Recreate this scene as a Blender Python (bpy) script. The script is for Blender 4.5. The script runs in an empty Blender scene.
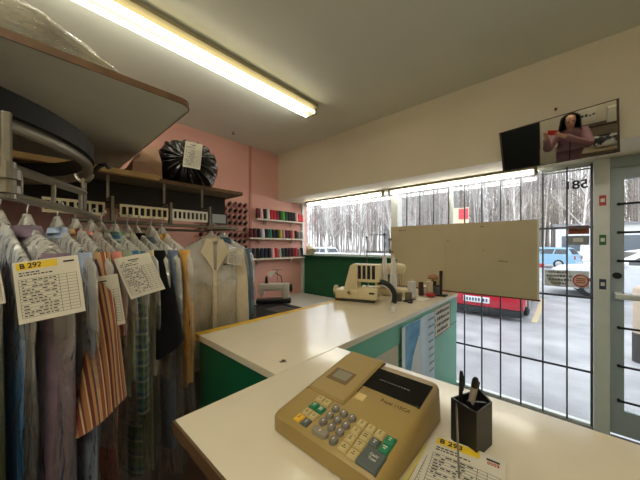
import bpy, bmesh, math, random
from math import sin, cos, pi, radians
from mathutils import Vector, Matrix, noise

SC = bpy.context.scene
COL = SC.collection

# ---------------------------------------------------------------- camera, world, sun, exposure
cam_data = bpy.data.cameras.new('camera')
cam_data.sensor_width = 36.0
cam_data.lens = 36.0 * 268.0 / 640.0
cam_data.shift_y = 6.0 / 640.0
cam_data.clip_start = 0.005
cam_data.clip_end = 400
cam = bpy.data.objects.new('camera', cam_data)
COL.objects.link(cam)
cam.location = (0, 0, 1.55)
cam.rotation_euler = (radians(90), 0, radians(42.2))
SC.camera = cam

world = bpy.data.worlds.new('overcast_sky')
SC.world = world
world.use_nodes = True
wn = world.node_tree
bg = wn.nodes['Background']
bg.inputs['Color'].default_value = (0.90, 0.95, 1.0, 1)
bg.inputs['Strength'].default_value = 1.5

SC.view_settings.view_transform = 'Standard'
SC.view_settings.look = 'None'
SC.view_settings.gamma = 1.0
SC.view_settings.use_curve_mapping = False
SC.view_settings.exposure = 1.0
TUBE_POWER = 9.0         # emission strength of the ceiling tubes
ADDED_TUBE_POWER = 24.0    # emission strength of the added, unseen tubes behind the photographer
WINDOW_TUBE_POWER = 9.0   # emission strength of the window-head tubes

# ---------------------------------------------------------------- materials
def lin(c):
    out = []
    for v in c:
        v = v / 255.0
        out.append(v / 12.92 if v <= 0.04045 else ((v + 0.055) / 1.055) ** 2.4)
    return tuple(out)

MATS = {}
def mat(name, rgb, rough=0.6, metal=0.0, spec=0.5, var=0.0, vscale=8.0, bump=0.0, bscale=60.0, rgb2=None):
    if name in MATS: return MATS[name]
    m = bpy.data.materials.new(name); m.use_nodes = True
    nt = m.node_tree; b = nt.nodes['Principled BSDF']
    c = lin(rgb)
    b.inputs['Base Color'].default_value = (*c, 1)
    b.inputs['Roughness'].default_value = rough
    b.inputs['Metallic'].default_value = metal
    b.inputs['Specular IOR Level'].default_value = spec
    tc = None
    if var or rgb2 or bump:
        tc = nt.nodes.new('ShaderNodeTexCoord')
    if var or rgb2:
        n = nt.nodes.new('ShaderNodeTexNoise'); n.inputs['Scale'].default_value = vscale
        n.inputs['Detail'].default_value = 5
        r = nt.nodes.new('ShaderNodeValToRGB')
        r.color_ramp.elements[0].position = 0.3; r.color_ramp.elements[1].position = 0.7
        c2 = lin(rgb2) if rgb2 else tuple(min(1, v * (1 + var)) for v in c)
        c1 = c if rgb2 else tuple(v * (1 - var) for v in c)
        r.color_ramp.elements[0].color = (*c1, 1); r.color_ramp.elements[1].color = (*c2, 1)
        nt.links.new(tc.outputs['Object'], n.inputs['Vector'])
        nt.links.new(n.outputs['Fac'], r.inputs['Fac'])
        nt.links.new(r.outputs['Color'], b.inputs['Base Color'])
    if bump:
        n2 = nt.nodes.new('ShaderNodeTexNoise'); n2.inputs['Scale'].default_value = bscale
        n2.inputs['Detail'].default_value = 4
        bp = nt.nodes.new('ShaderNodeBump'); bp.inputs['Strength'].default_value = bump
        bp.inputs['Distance'].default_value = 0.01
        nt.links.new(tc.outputs['Object'], n2.inputs['Vector'])
        nt.links.new(n2.outputs['Fac'], bp.inputs['Height'])
        nt.links.new(bp.outputs['Normal'], b.inputs['Normal'])
    MATS[name] = m
    return m

def emit(name, rgb, strength):
    m = bpy.data.materials.new(name); m.use_nodes = True
    nt = m.node_tree; nt.nodes.remove(nt.nodes['Principled BSDF'])
    e = nt.nodes.new('ShaderNodeEmission'); e.inputs['Color'].default_value = (*lin(rgb), 1)
    e.inputs['Strength'].default_value = strength
    nt.links.new(e.outputs[0], nt.nodes['Material Output'].inputs['Surface'])
    MATS[name] = m
    return m

def clear(name, rgb, keep, gloss_rough=0.05, bump=0.0, bscale=20.0, body=0.0, stretch=(1, 1, 1), zgrad=None, sheen=0.0, bdist=.03):
    """thin clear sheet: mostly transparent, some haze (body) and a fresnel sheen"""
    m = bpy.data.materials.new(name); m.use_nodes = True
    nt = m.node_tree; nt.nodes.remove(nt.nodes['Principled BSDF'])
    tr = nt.nodes.new('ShaderNodeBsdfTransparent'); tr.inputs['Color'].default_value = (keep, keep, keep, 1)
    gl = nt.nodes.new('ShaderNodeBsdfGlossy'); gl.inputs['Roughness'].default_value = gloss_rough
    lw_ = nt.nodes.new('ShaderNodeLayerWeight'); lw_.inputs['Blend'].default_value = 0.5
    pw = nt.nodes.new('ShaderNodeMath'); pw.operation = 'POWER'; pw.inputs[1].default_value = 5.0
    lw = nt.nodes.new('ShaderNodeMath'); lw.operation = 'MULTIPLY_ADD'; lw.inputs[1].default_value = .9; lw.inputs[2].default_value = .05
    nt.links.new(lw_.outputs['Facing'], pw.inputs[0]); nt.links.new(pw.outputs[0], lw.inputs[0])
    mx = nt.nodes.new('ShaderNodeMixShader')
    if sheen:
        sh = nt.nodes.new('ShaderNodeMath'); sh.inputs[1].default_value = sheen
        nt.links.new(lw.outputs[0], sh.inputs[0]); nt.links.new(sh.outputs[0], mx.inputs[0])
    else: nt.links.new(lw.outputs[0], mx.inputs[0])
    last = tr
    if body:
        df = nt.nodes.new('ShaderNodeBsdfDiffuse'); df.inputs['Color'].default_value = (*lin(rgb), 1)
        m2 = nt.nodes.new('ShaderNodeMixShader'); m2.inputs[0].default_value = body
        if zgrad:      # the film is gathered in more layers where it hangs from the hanger
            tz = nt.nodes.new('ShaderNodeTexCoord'); sz = nt.nodes.new('ShaderNodeSeparateXYZ'); mr_ = nt.nodes.new('ShaderNodeMapRange')
            mr_.interpolation_type = 'SMOOTHSTEP'
            for k_, v_ in zip(('From Min', 'From Max', 'To Min', 'To Max'), zgrad): mr_.inputs[k_].default_value = v_
            nz = nt.nodes.new('ShaderNodeTexNoise'); nz.inputs['Scale'].default_value = 9; ad = nt.nodes.new('ShaderNodeMath'); ad.operation = 'MULTIPLY_ADD'
            ad.inputs[1].default_value = .3
            nt.links.new(tz.outputs['Object'], sz.inputs[0]); nt.links.new(tz.outputs['Object'], nz.inputs['Vector'])
            nt.links.new(nz.outputs['Fac'], ad.inputs[0]); nt.links.new(sz.outputs['Z'], ad.inputs[2])
            nt.links.new(ad.outputs[0], mr_.inputs['Value']); nt.links.new(mr_.outputs['Result'], m2.inputs[0])
        nt.links.new(tr.outputs[0], m2.inputs[1]); nt.links.new(df.outputs[0], m2.inputs[2])
        last = m2
    nt.links.new(last.outputs[0], mx.inputs[1]); nt.links.new(gl.outputs[0], mx.inputs[2])
    if bump:
        tc = nt.nodes.new('ShaderNodeTexCoord')
        mp = nt.nodes.new('ShaderNodeMapping'); mp.inputs['Scale'].default_value = stretch
        n2 = nt.nodes.new('ShaderNodeTexNoise'); n2.inputs['Scale'].default_value = bscale
        n2.inputs['Detail'].default_value = 3; n2.inputs['Distortion'].default_value = 1.2
        bp = nt.nodes.new('ShaderNodeBump'); bp.inputs['Strength'].default_value = bump
        bp.inputs['Distance'].default_value = bdist
        nt.links.new(tc.outputs['Object'], mp.inputs['Vector'])
        nt.links.new(mp.outputs[0], n2.inputs['Vector'])
        nt.links.new(n2.outputs['Fac'], bp.inputs['Height'])
        nt.links.new(bp.outputs['Normal'], gl.inputs['Normal'])
        nt.links.new(bp.outputs['Normal'], lw_.inputs['Normal'])
    nt.links.new(mx.outputs[0], nt.nodes['Material Output'].inputs['Surface'])
    MATS[name] = m
    return m

def striped(name, cols, freq, axis='X', plaid=None, rough=0.8):
    """woven stripes along one object axis; plaid=(cols, freq, axis) crosses a second set"""
    m = bpy.data.materials.new(name); m.use_nodes = True
    nt = m.node_tree; b = nt.nodes['Principled BSDF']; b.inputs['Roughness'].default_value = rough
    b.inputs['Specular IOR Level'].default_value = 0.2
    tc = nt.nodes.new('ShaderNodeTexCoord'); sp = nt.nodes.new('ShaderNodeSeparateXYZ')
    nt.links.new(tc.outputs['Object'], sp.inputs[0])
    def ramp(cols, freq, axis):
        mu = nt.nodes.new('ShaderNodeMath'); mu.operation = 'MULTIPLY'; mu.inputs[1].default_value = freq
        fr = nt.nodes.new('ShaderNodeMath'); fr.operation = 'FRACT'
        r = nt.nodes.new('ShaderNodeValToRGB'); r.color_ramp.interpolation = 'CONSTANT'
        el = r.color_ramp.elements
        while len(el) < len(cols): el.new(0.5)
        for i, (p, c) in enumerate(cols):
            el[i].position = p; el[i].color = (*lin(c), 1)
        nt.links.new(sp.outputs[axis], mu.inputs[0]); nt.links.new(mu.outputs[0], fr.inputs[0])
        nt.links.new(fr.outputs[0], r.inputs[0])
        return r
    r1 = ramp(cols, freq, axis)
    if plaid:
        r2 = ramp(*plaid)
        mx = nt.nodes.new('ShaderNodeMix'); mx.data_type = 'RGBA'; mx.inputs[0].default_value = 0.5
        nt.links.new(r1.outputs[0], mx.inputs[6]); nt.links.new(r2.outputs[0], mx.inputs[7])
        nt.links.new(mx.outputs[2], b.inputs['Base Color'])
    else:
        nt.links.new(r1.outputs[0], b.inputs['Base Color'])
    MATS[name] = m
    return m

# ---------------------------------------------------------------- mesh builder
class MB:
    def __init__(self):
        self.bm = bmesh.new(); self.mi = 0
    def _new(self, faces):
        for f in faces: f.material_index = self.mi
    def face(self, pts):
        f = self.bm.faces.new([self.bm.verts.new(p) for p in pts]); f.material_index = self.mi
        return f
    def box(self, x0, x1, y0, y1, z0, z1, M=None, bev=0.0, seg=2):
        n0 = set(self.bm.faces) if bev else None
        vs = [self.bm.verts.new((x, y, z)) for x in (x0, x1) for y in (y0, y1) for z in (z0, z1)]
        fs = [self.bm.faces.new([vs[i] for i in q]) for q in
              ((0, 1, 3, 2), (4, 6, 7, 5), (0, 4, 5, 1), (2, 3, 7, 6), (0, 2, 6, 4), (1, 5, 7, 3))]
        self._new(fs)
        if M is not None: bmesh.ops.transform(self.bm, matrix=M, verts=vs)
        if bev:
            es = list({e for f in fs for e in f.edges})
            bmesh.ops.bevel(self.bm, geom=es, offset=bev, segments=seg, affect='EDGES', profile=0.5)
            for f in set(self.bm.faces) - n0: f.material_index = self.mi
        return self
    def rings(self, rings, close=True, cap=(True, True)):
        """loft a list of rings (each a list of points)"""
        rs = [[self.bm.verts.new(p) for p in r] for r in rings]
        n = len(rs[0]); fs = []
        for a, b in zip(rs, rs[1:]):
            for i in range(n if close else n - 1):
                j = (i + 1) % n
                fs.append(self.bm.faces.new((a[i], a[j], b[j], b[i])))
        if close and cap[0]: fs.append(self.bm.faces.new(list(reversed(rs[0]))))
        if close and cap[1]: fs.append(self.bm.faces.new(rs[-1]))
        self._new(fs)
        return self
    def tube(self, path, r, n=8, cap=True, flat=1.0):
        P = [Vector(p) for p in path]
        R = r if isinstance(r, (list, tuple)) else [r] * len(P)
        t0 = (P[1] - P[0]).normalized()
        up = Vector((0, 0, 1)) if abs(t0.z) < 0.9 else Vector((1, 0, 0))
        u = t0.cross(up).normalized(); rings = []
        for i, p in enumerate(P):
            t = (P[min(i + 1, len(P) - 1)] - P[max(i - 1, 0)])
            t = t.normalized() if t.length > 1e-9 else t0
            u = (u - t * u.dot(t)).normalized(); v = t.cross(u)
            rings.append([p + (u * cos(2 * pi * k / n) + v * sin(2 * pi * k / n) * flat) * R[i] for k in range(n)])
        return self.rings(rings, True, (cap, cap))
    def cyl(self, p0, p1, r, r1=None, n=16):
        return self.tube([p0, p1], [r, r if r1 is None else r1], n)
    def lathe(self, prof, c=(0, 0, 0), n=20, M=None):
        rings = []
        for r, z in prof:
            rings.append([Vector((max(r, 1e-4) * cos(2 * pi * k / n), max(r, 1e-4) * sin(2 * pi * k / n), z)) for k in range(n)])
        if M is not None: rings = [[M @ p for p in q] for q in rings]
        rings = [[p + Vector(c) for p in q] for q in rings]
        return self.rings(rings)
    def prism(self, poly, h0, h1, axis='z', M=None):
        def P(a, b, h):
            p = {'z': (a, b, h), 'y': (a, h, b), 'x': (h, a, b)}[axis]
            return M @ Vector(p) if M is not None else Vector(p)
        return self.rings([[P(a, b, h0) for a, b in poly], [P(a, b, h1) for a, b in poly]])
    def quad_rect(self, o, ux, uy, x0, x1, y0, y1, lift=0.0):
        o = Vector(o); ux = Vector(ux); uy = Vector(uy); n = ux.cross(uy).normalized() * lift
        self.face([o + ux * a + uy * b + n for a, b in ((x0, y0), (x1, y0), (x1, y1), (x0, y1))])
        return self
    def grid(self, fn, nu, nv):
        vs = [[self.bm.verts.new(fn(i / nu, j / nv)) for j in range(nv + 1)] for i in range(nu + 1)]
        fs = []
        for i in range(nu):
            for j in range(nv):
                fs.append(self.bm.faces.new((vs[i][j], vs[i + 1][j], vs[i + 1][j + 1], vs[i][j + 1])))
        self._new(fs)
        return self

def tagit(o, label=None, cat=None, group=None, kind=None):
    if label: o['label'] = label
    if cat: o['category'] = cat
    if group: o['group'] = group
    if kind: o['kind'] = kind
    return o

def thing(name, label, cat, loc=(0, 0, 0), group=None, rotz=0.0):
    o = bpy.data.objects.new(name, None); COL.objects.link(o)
    o.empty_display_size = 0.05
    o.matrix_world = Matrix.Translation(loc) @ Matrix.Rotation(rotz, 4, 'Z')
    o['origin'] = tuple(loc)
    return tagit(o, label, cat, group)

def world_of(o):
    M = o.matrix_basis.copy(); p = o.parent
    while p is not None:
        M = p.matrix_basis @ M; p = p.parent
    return M

def obj(name, mb, mats, parent=None, smooth=False, local=False, loc=None, normals=True):
    """link ONE mesh object. Points are world coordinates unless local."""
    bm = mb.bm
    if normals: bmesh.ops.recalc_face_normals(bm, faces=bm.faces[:])
    if not local:
        if parent is not None:
            bmesh.ops.transform(bm, matrix=world_of(parent).inverted(), verts=bm.verts[:])
        elif loc is not None:
            bmesh.ops.transform(bm, matrix=Matrix.Translation(-Vector(loc)), verts=bm.verts[:])
    me = bpy.data.meshes.new(name); bm.to_mesh(me); bm.free()
    for m in (mats if isinstance(mats, (list, tuple)) else [mats]): me.materials.append(m)
    if smooth:
        for p in me.polygons: p.use_smooth = True
    o = bpy.data.objects.new(name, me); COL.objects.link(o)
    if parent is not None: o.parent = parent
    elif loc is not None: o.location = loc
    return o

def soft(o, ang=35):
    """smooth shading that keeps hard edges sharp"""
    me = o.data; bm = bmesh.new(); bm.from_mesh(me)
    for f in bm.faces: f.smooth = True
    for e in bm.edges:
        if len(e.link_faces) == 2 and e.calc_face_angle(0) > radians(ang): e.smooth = False
    bm.to_mesh(me); bm.free()
    return o

def struct(name, mb, m, parent=None):
    o = obj(name, mb, m, parent)
    if parent is None: o['kind'] = 'structure'
    return o

def dup(root, loc, rotz=0.0, label=None, group=None):
    r = root.copy(); COL.objects.link(r)
    r.matrix_basis = Matrix.Translation(loc) @ Matrix.Rotation(rotz, 4, 'Z')
    if label: r['label'] = label
    if group: r['group'] = group
    for ch in list(root.children):
        c = ch.copy(); COL.objects.link(c); c.parent = r
        for g in list(ch.children):
            d = g.copy(); COL.objects.link(d); d.parent = c
    return r

def text_mesh(s, size, name='lettering', extrude=0.0004, align='CENTER', bold=0.0):
    cu = bpy.data.curves.new(name, 'FONT'); cu.body = s; cu.size = size; cu.extrude = extrude
    cu.align_x = align; cu.align_y = 'CENTER'; cu.offset = bold
    return cu

def text(s, size, M, m, parent=None, name='lettering', extrude=0.0004, align='CENTER', bold=0.0):
    """lettering placed by a world matrix, x along the line and y up the letters"""
    cu = text_mesh(s, size, name, extrude, align, bold); cu.materials.append(m)
    tmp = bpy.data.objects.new(name, cu); COL.objects.link(tmp)
    bpy.context.view_layer.update()
    me = bpy.data.meshes.new_from_object(tmp.evaluated_get(bpy.context.evaluated_depsgraph_get()))
    bpy.data.objects.remove(tmp); bpy.data.curves.remove(cu)
    if not me.materials: me.materials.append(m)
    o = bpy.data.objects.new(name, me); COL.objects.link(o)
    if parent is not None:
        o.parent = parent
        M = world_of(parent).inverted() @ M
    o.matrix_basis = M
    return o

def frame_M(o, x, y):
    x = Vector(x).normalized(); y = Vector(y); y = (y - x * y.dot(x)).normalized(); z = x.cross(y)
    M = Matrix((x, y, z)).transposed().to_4x4(); M.translation = Vector(o)
    return M

rnd = random.Random(7)
ORD = ['', 'first', 'second', 'third', 'fourth', 'fifth', 'sixth', 'seventh', 'eighth', 'ninth', 'tenth', 'eleventh',
       'twelfth', 'thirteenth', 'fourteenth', 'fifteenth', 'sixteenth', 'seventeenth', 'eighteenth']

# ================================================================ SETTING
M_ceil = mat('ceiling_paint', (222, 223, 212), 0.8, var=0.05, vscale=1.2, bump=0.05, bscale=120)
M_pink = mat('pink_paint', (214, 160, 146), 0.75, var=0.04, vscale=2, bump=0.08, bscale=80)
M_soffit = mat('cream_paint', (212, 200, 174), 0.7, var=0.03, vscale=2, bump=0.05, bscale=90)
M_green = mat('green_board', (20, 98, 62), 0.45, var=0.06, vscale=5)
M_mint = mat('mint_green_board', (104, 176, 148), 0.45, var=0.05, vscale=4)
M_floor = mat('floor_vinyl', (74, 64, 54), 0.5, var=0.15, vscale=3)
M_alu = mat('grey_aluminium', (222, 226, 222), 0.45, 0.0, var=0.04)
M_aludark = mat('dark_aluminium', (168, 180, 186), 0.45, 0.0)
M_black = mat('black_plastic', (22, 22, 24), 0.4)
M_blackm = mat('black_satin_metal', (28, 28, 30), 0.45, 0.4)
M_white = mat('white_plastic', (228, 226, 218), 0.4)
M_cream = mat('cream_plastic', (222, 205, 165), 0.45, var=0.04)
M_steel = mat('steel', (150, 148, 142), 0.35, 0.9, var=0.08)
M_chrome = mat('chrome', (200, 200, 198), 0.18, 1.0)
M_wood = mat('plywood_edge', (100, 72, 44), 0.6, var=0.2, vscale=14)
M_glass = clear('window_glass', (255, 255, 255), 0.97, 0.01)
M_ink = mat('black_ink', (38, 36, 40), 0.7)
M_paper = mat('white_paper', (216, 209, 190), 0.75, var=0.03)
M_yellow = mat('yellow_label', (232, 196, 40), 0.6)
M_red = mat('red_print', (196, 44, 40), 0.6)

struct('floor', MB().box(-3.35, 1.25, -1.8, 3.25, -0.05, 0), M_floor)
struct('ceiling', MB().box(-3.45, 1.35, -1.9, 3.35, 2.99, 3.09), M_ceil)
struct('wall_left', MB().box(-3.45, -3.35, -1.9, 3.35, -0.05, 2.99), M_pink)
struct('wall_right', MB().box(1.25, 1.35, -1.9, 3.35, -0.05, 2.99), M_soffit)
struct('wall_back', MB().box(-3.35, 1.25, -1.9, -1.8, -0.05, 2.99), M_soffit)
# window wall: green half wall under the first window, dividing pier, head behind the soffit
wf = MB().box(-3.35, -1.66, 3.25, 3.33, -0.05, 1.38)
struct('wall_front', wf, M_green)
struct('trim_1', MB().box(-3.35, 1.25, 2.7, 3.33, 2.27, 2.99), M_soffit)          # soffit box over the window
struct('trim_2', MB().box(-3.35, .19, 3.24, 3.33, 2.252, 2.27).box(-.15, .19, 3.25, 3.262, 2.21, 2.222).box(-.15, .19, 3.25, 3.262, 2.232, 2.24), M_alu)             # window head
struct('trim_3', MB().box(-1.66, -1.575, 3.22, 3.34, -0.05, 2.27), M_alu)          # post between the windows
struct('trim_4', MB().box(-3.33, -1.66, 3.17, 3.33, 1.38, 1.4), mat('sill_paint', (70, 110, 92), 0.5))
struct('trim_5', MB().box(-3.352, -3.335, 2.17, 2.205, 0.0, 2.99), mat('pink_seam', (190, 128, 116), 0.7))
struct('trim_6', MB().box(-3.35, -3.31, 3.205, 3.25, 0.0, 2.27), M_alu)           # corner strip of the window

# first window (over the green half wall)
w1 = obj('window_1', MB().box(-3.31, -1.66, 3.285, 3.29, 1.4, 2.252), M_glass); w1['kind'] = 'structure'
for x in (-2.80, -2.18):
    obj('glass_joint', MB().box(x - .006, x + .006, 3.278, 3.284, 1.4, 2.252), mat('glass_edge', (205, 222, 226), 0.3), w1)
fr = MB()
fr.box(-3.31, -1.66, 3.27, 3.3, 1.4, 1.425).box(-3.31, -1.66, 3.27, 3.3, 2.24, 2.252)
obj('window_frame', fr, M_alu, w1)
# second window, barred, down to the floor
w2 = obj('window_2', MB().box(-1.575, 0.19, 3.285, 3.29, 0.02, 2.252), M_glass); w2['kind'] = 'structure'
fr = MB()
fr.box(-1.575, 0.19, 3.26, 3.31, -0.05, 0.02).box(-0.975, -0.93, 3.262, 3.31, 0.02, 2.252)
fr.box(-1.575, .19, 3.262, 3.3, 2.24, 2.252)
obj('window_frame', fr, M_alu, w2)
gr = MB()
for k in range(0, 10):
    x = 0.026 - 0.1645 * k
    gr.box(x - .006, x + .006, 3.225, 3.237, 0.02, 2.25)
gr.box(0.172, 0.188, 3.222, 3.24, 0.02, 2.25)
for z in (0.48, 1.11, 1.71):
    gr.box(-1.57, 0.19, 3.22, 3.226, z - .009, z + .009)
obj('security_grille', gr, mat('bar_paint', (84, 88, 96), 0.45, 0.3), w2)
# house number, painted to be read from the street
text('581', 0.105, Matrix.Translation((0.085, 3.284, 2.09)) @ Matrix.Rotation(pi, 4, 'Z') @ Matrix.Rotation(pi / 2, 4, 'X'), M_ink, w2, 'house_number', bold=0.002)
# orange sign, white notice and the clear band with an oval badge, all facing the street
obj('orange_sign', MB().box(0.034, 0.168, 3.279, 3.283, 1.655, 1.73), mat('orange_sign_print', (168, 84, 40), 0.6, rgb2=(120, 52, 28), vscale=60), w2)
obj('grey_notice', MB().box(0.034, 0.168, 3.279, 3.283, 1.56, 1.64), mat('grey_notice_paper', (150, 154, 158), 0.6), w2)
obj('notice_panel', MB().box(0.066, 0.13, 3.2775, 3.279, 1.585, 1.62), M_white, w2)
bd = MB().box(-0.13, 0.168, 3.279, 3.283, 1.18, 1.33)
obj('clear_decal', bd, clear('decal_film', (200, 196, 176), 0.9, 0.3, body=0.55), w2)
ln = MB()
for r, (z, x0, x1) in enumerate(((1.312, -.10, .03), (1.278, -.115, .06), (1.243, -.10, .055), (1.212, -.08, .03))):
    x = x0
    while x < x1:
        w = rnd.uniform(.008, .018); ln.box(x, min(x + w, x1), 3.277, 3.279, z - .009, z + rnd.uniform(.004, .011)); x += w + rnd.uniform(.003, .008)
obj('decal_lettering', ln, mat('olive_print', (92, 92, 70), 0.6), w2)
ov = MB()
def ell(cx, cz, a, b, y, n=28): return [(cx + a * cos(2 * pi * k / n), y, cz + b * sin(2 * pi * k / n)) for k in range(n)]
ov.rings([ell(.115, 1.245, .052, .055, 3.276), ell(.115, 1.245, .052, .055, 3.279)])
obj('oval_badge', ov, mat('badge_cream', (214, 190, 172), 0.6), w2)
ov = MB(); ov.rings([ell(.115, 1.245, .052, .055, 3.2755), ell(.115, 1.245, .043, .045, 3.2755)], cap=(False, False))
for z in (1.228, 1.245, 1.262):
    ov.box(.085, .145, 3.2750, 3.2755, z - .004, z + .004)
obj('badge_print', ov, M_red, w2)

# door post with three stickers, door leaf
post = struct('trim_7', MB().box(0.19, 0.285, 3.2, 3.34, -0.05, 2.27, bev=.004), M_alu)
for z, c, nm in ((1.925, (188, 60, 52), 'red_sticker'), (1.60, (46, 108, 60), 'green_sticker'), (1.235, (36, 52, 92), 'blue_sticker')):
    s = obj(nm, MB().box(0.222, 0.262, 3.1975, 3.2, z - .042, z + .042), mat(nm, c, 0.5), post)
    obj('sticker_print', MB().box(0.230, 0.254, 3.196, 3.1975, z - .014, z + .016), M_white, post)
dr = obj('door_1', MB().box(0.29, 0.365, 3.24, 3.29, 0.02, 2.19).box(1.05, 1.13, 3.24, 3.29, 0.02, 2.19)
         .box(0.365, 1.05, 3.24, 3.29, 2.09, 2.19).box(0.365, 1.05, 3.24, 3.29, 0.02, 0.22), M_aludark); dr['kind'] = 'structure'
obj('glass_pane', MB().box(0.365, 1.05, 3.262, 3.268, 0.22, 2.09), M_glass, dr)
for z in (1.89, 1.66, 1.43, .89, .58, .30):
    b = MB().cyl((0.325, 3.225, z), (1.09, 3.225, z), .009)
    b.cyl((0.335, 3.225, z), (0.335, 3.245, z), .012).cyl((1.08, 3.225, z), (1.08, 3.245, z), .012)
    obj('guard_bar', b, M_blackm, dr)
b = MB().box(0.31, 1.1, 3.165, 3.2, 1.125, 1.17, bev=.01).box(0.31, .35, 3.19, 3.245, 1.12, 1.175).box(1.06, 1.1, 3.19, 3.245, 1.12, 1.175)
obj('push_bar', b, M_alu, dr)
obj('lock', MB().cyl((.325, 3.24, 1.31), (.325, 3.215, 1.31), .026), M_blackm, dr)
struct('trim_8', MB().box(1.13, 1.25, 3.2, 3.34, -.05, 2.27), M_alu)
struct('trim_9', MB().box(0.285, 1.13, 3.22, 3.34, 2.19, 2.27), M_aludark)
# dark inner doorway behind the counter, only seen in the mirror
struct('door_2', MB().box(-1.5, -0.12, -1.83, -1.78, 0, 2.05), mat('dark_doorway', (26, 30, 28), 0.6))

# ---------------------------------------------------------------- fluorescent lights
M_tube = emit('tube_glow', (250, 248, 232), TUBE_POWER)
M_tube2 = emit('window_tube_glow', (252, 250, 238), WINDOW_TUBE_POWER)
M_fix = mat('fixture_enamel', (150, 142, 110), 0.35)
lt = thing('ceiling_light', 'long twin-tube fluorescent light fixed to the ceiling', 'light', (-1.93, 0.95, 2.99))
hb = MB()
prof = [(-.085, 2.985), (-.085, 2.955), (-.03, 2.935), (.03, 2.935), (.095, 2.955), (.095, 2.985)]
hb.rings([[(-1.93 + a, y, z) for a, z in prof] for y in (-.40, 2.0)])
obj('housing', hb, M_fix, lt)
M_tubeb = emit('aged_tube_glow', (255, 236, 184), TUBE_POWER * .3)
for dx, m_ in ((-.055, M_tube), (.055, M_tubeb)):
    obj('tube', MB().cyl((-1.93 + dx, -.37, 2.91), (-1.93 + dx, 1.98, 2.91), .016), m_, lt)
for y in (-.40, 1.975):
    obj('end_cap', MB().box(-2.005, -1.855, y, y + .025, 2.888, 2.95, bev=.006), M_fix, lt)
# added unseen fitting behind the photographer, put in to brighten the room
lt2 = thing('ceiling_light', 'added unseen twin-tube light over the operator side, brightening the room', 'light', (-.25, -.75, 2.99))
hb = MB(); hb.rings([[(x, -.75 + a, z) for a, z in prof] for x in (-1.1, .95)]); obj('housing', hb, M_fix, lt2)
M_tubec = emit('added_tube_glow', (252, 248, 234), ADDED_TUBE_POWER)
for dy in (-.055, .055): obj('tube', MB().cyl((-1.07, -.75 + dy, 2.91), (.92, -.75 + dy, 2.91), .016), M_tubec, lt2)
for x in (-1.1, .925): obj('end_cap', MB().box(x, x + .025, -.825, -.675, 2.888, 2.95, bev=.006), M_fix, lt2)
for i, (x0, x1) in enumerate(((-3.12, -1.72), (-1.64, -0.17))):
    t = thing('window_light', ['fluorescent tube light over the low window beside the thread shelves',
                               'fluorescent tube light over the barred window beside the mirror'][i], 'light', ((x0 + x1) / 2, 3.12, 2.27), 'tube lights along the window head')
    obj('housing', MB().box(x0, x1, 3.085, 3.155, 2.245, 2.268, bev=.004), M_fix, t)
    obj('tube', MB().cyl((x0 + .03, 3.12, 2.225), (x1 - .03, 3.12, 2.225), .019), M_tube2, t)
    for x in (x0, x1 - .025): obj('end_cap', MB().box(x, x + .025, 3.095, 3.145, 2.195, 2.25, bev=.004), M_fix, t)
obj_s = obj('ceiling_hook', MB().lathe([(0.0, 0), (.018, 0), (.018, .01), (.006, .014), (.006, .04), (0, .04)], (-3.06, 1.755, 2.948), 12), M_steel, loc=(-3.06, 1.755, 2.948))
tagit(obj_s, 'tiny grey hook screwed into the ceiling above the thread rack', 'hook')

# ================================================================ COUNTERS
def counter_mat(name, rgb, mark=None):
    m = mat(name, rgb, 0.14, var=0.04, vscale=3)
    nt = m.node_tree; b = nt.nodes['Principled BSDF']
    b.inputs['Coat Weight'].default_value = 0.0
    if mark:
        tc = nt.nodes.new('ShaderNodeTexCoord'); d = nt.nodes.new('ShaderNodeVectorMath'); d.operation = 'DISTANCE'
        d.inputs[1].default_value = mark
        n = nt.nodes.new('ShaderNodeTexNoise'); n.inputs['Scale'].default_value = 60; n.inputs['Detail'].default_value = 4
        a = nt.nodes.new('ShaderNodeMath'); a.operation = 'MULTIPLY_ADD'; a.inputs[1].default_value = 0.03
        r = nt.nodes.new('ShaderNodeValToRGB')
        r.color_ramp.elements[0].position = 0.024; r.color_ramp.elements[0].color = (1, 1, 1, 1)
        r.color_ramp.elements[1].position = 0.034; r.color_ramp.elements[1].color = (0, 0, 0, 1)
        mx = nt.nodes.new('ShaderNodeMix'); mx.data_type = 'RGBA'
        old = b.inputs['Base Color'].links[0].from_socket
        nt.links.new(tc.outputs['Object'], d.inputs[0]); nt.links.new(tc.outputs['Object'], n.inputs['Vector'])
        nt.links.new(n.outputs['Fac'], a.inputs[0]); nt.links.new(d.outputs['Value'], a.inputs[2])
        nt.links.new(a.outputs[0], r.inputs[0]); nt.links.new(r.outputs[0], mx.inputs[0])
        nt.links.new(old, mx.inputs[6]); mx.inputs[7].default_value = (0.012, 0.009, 0.007, 1)
        nt.links.new(mx.outputs[2], b.inputs['Base Color'])
    return m
M_lam = counter_mat('cream_laminate', (224, 212, 186))
M_brown = mat('dark_brown_panel', (58, 40, 30), 0.5, var=0.2, vscale=6)

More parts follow.
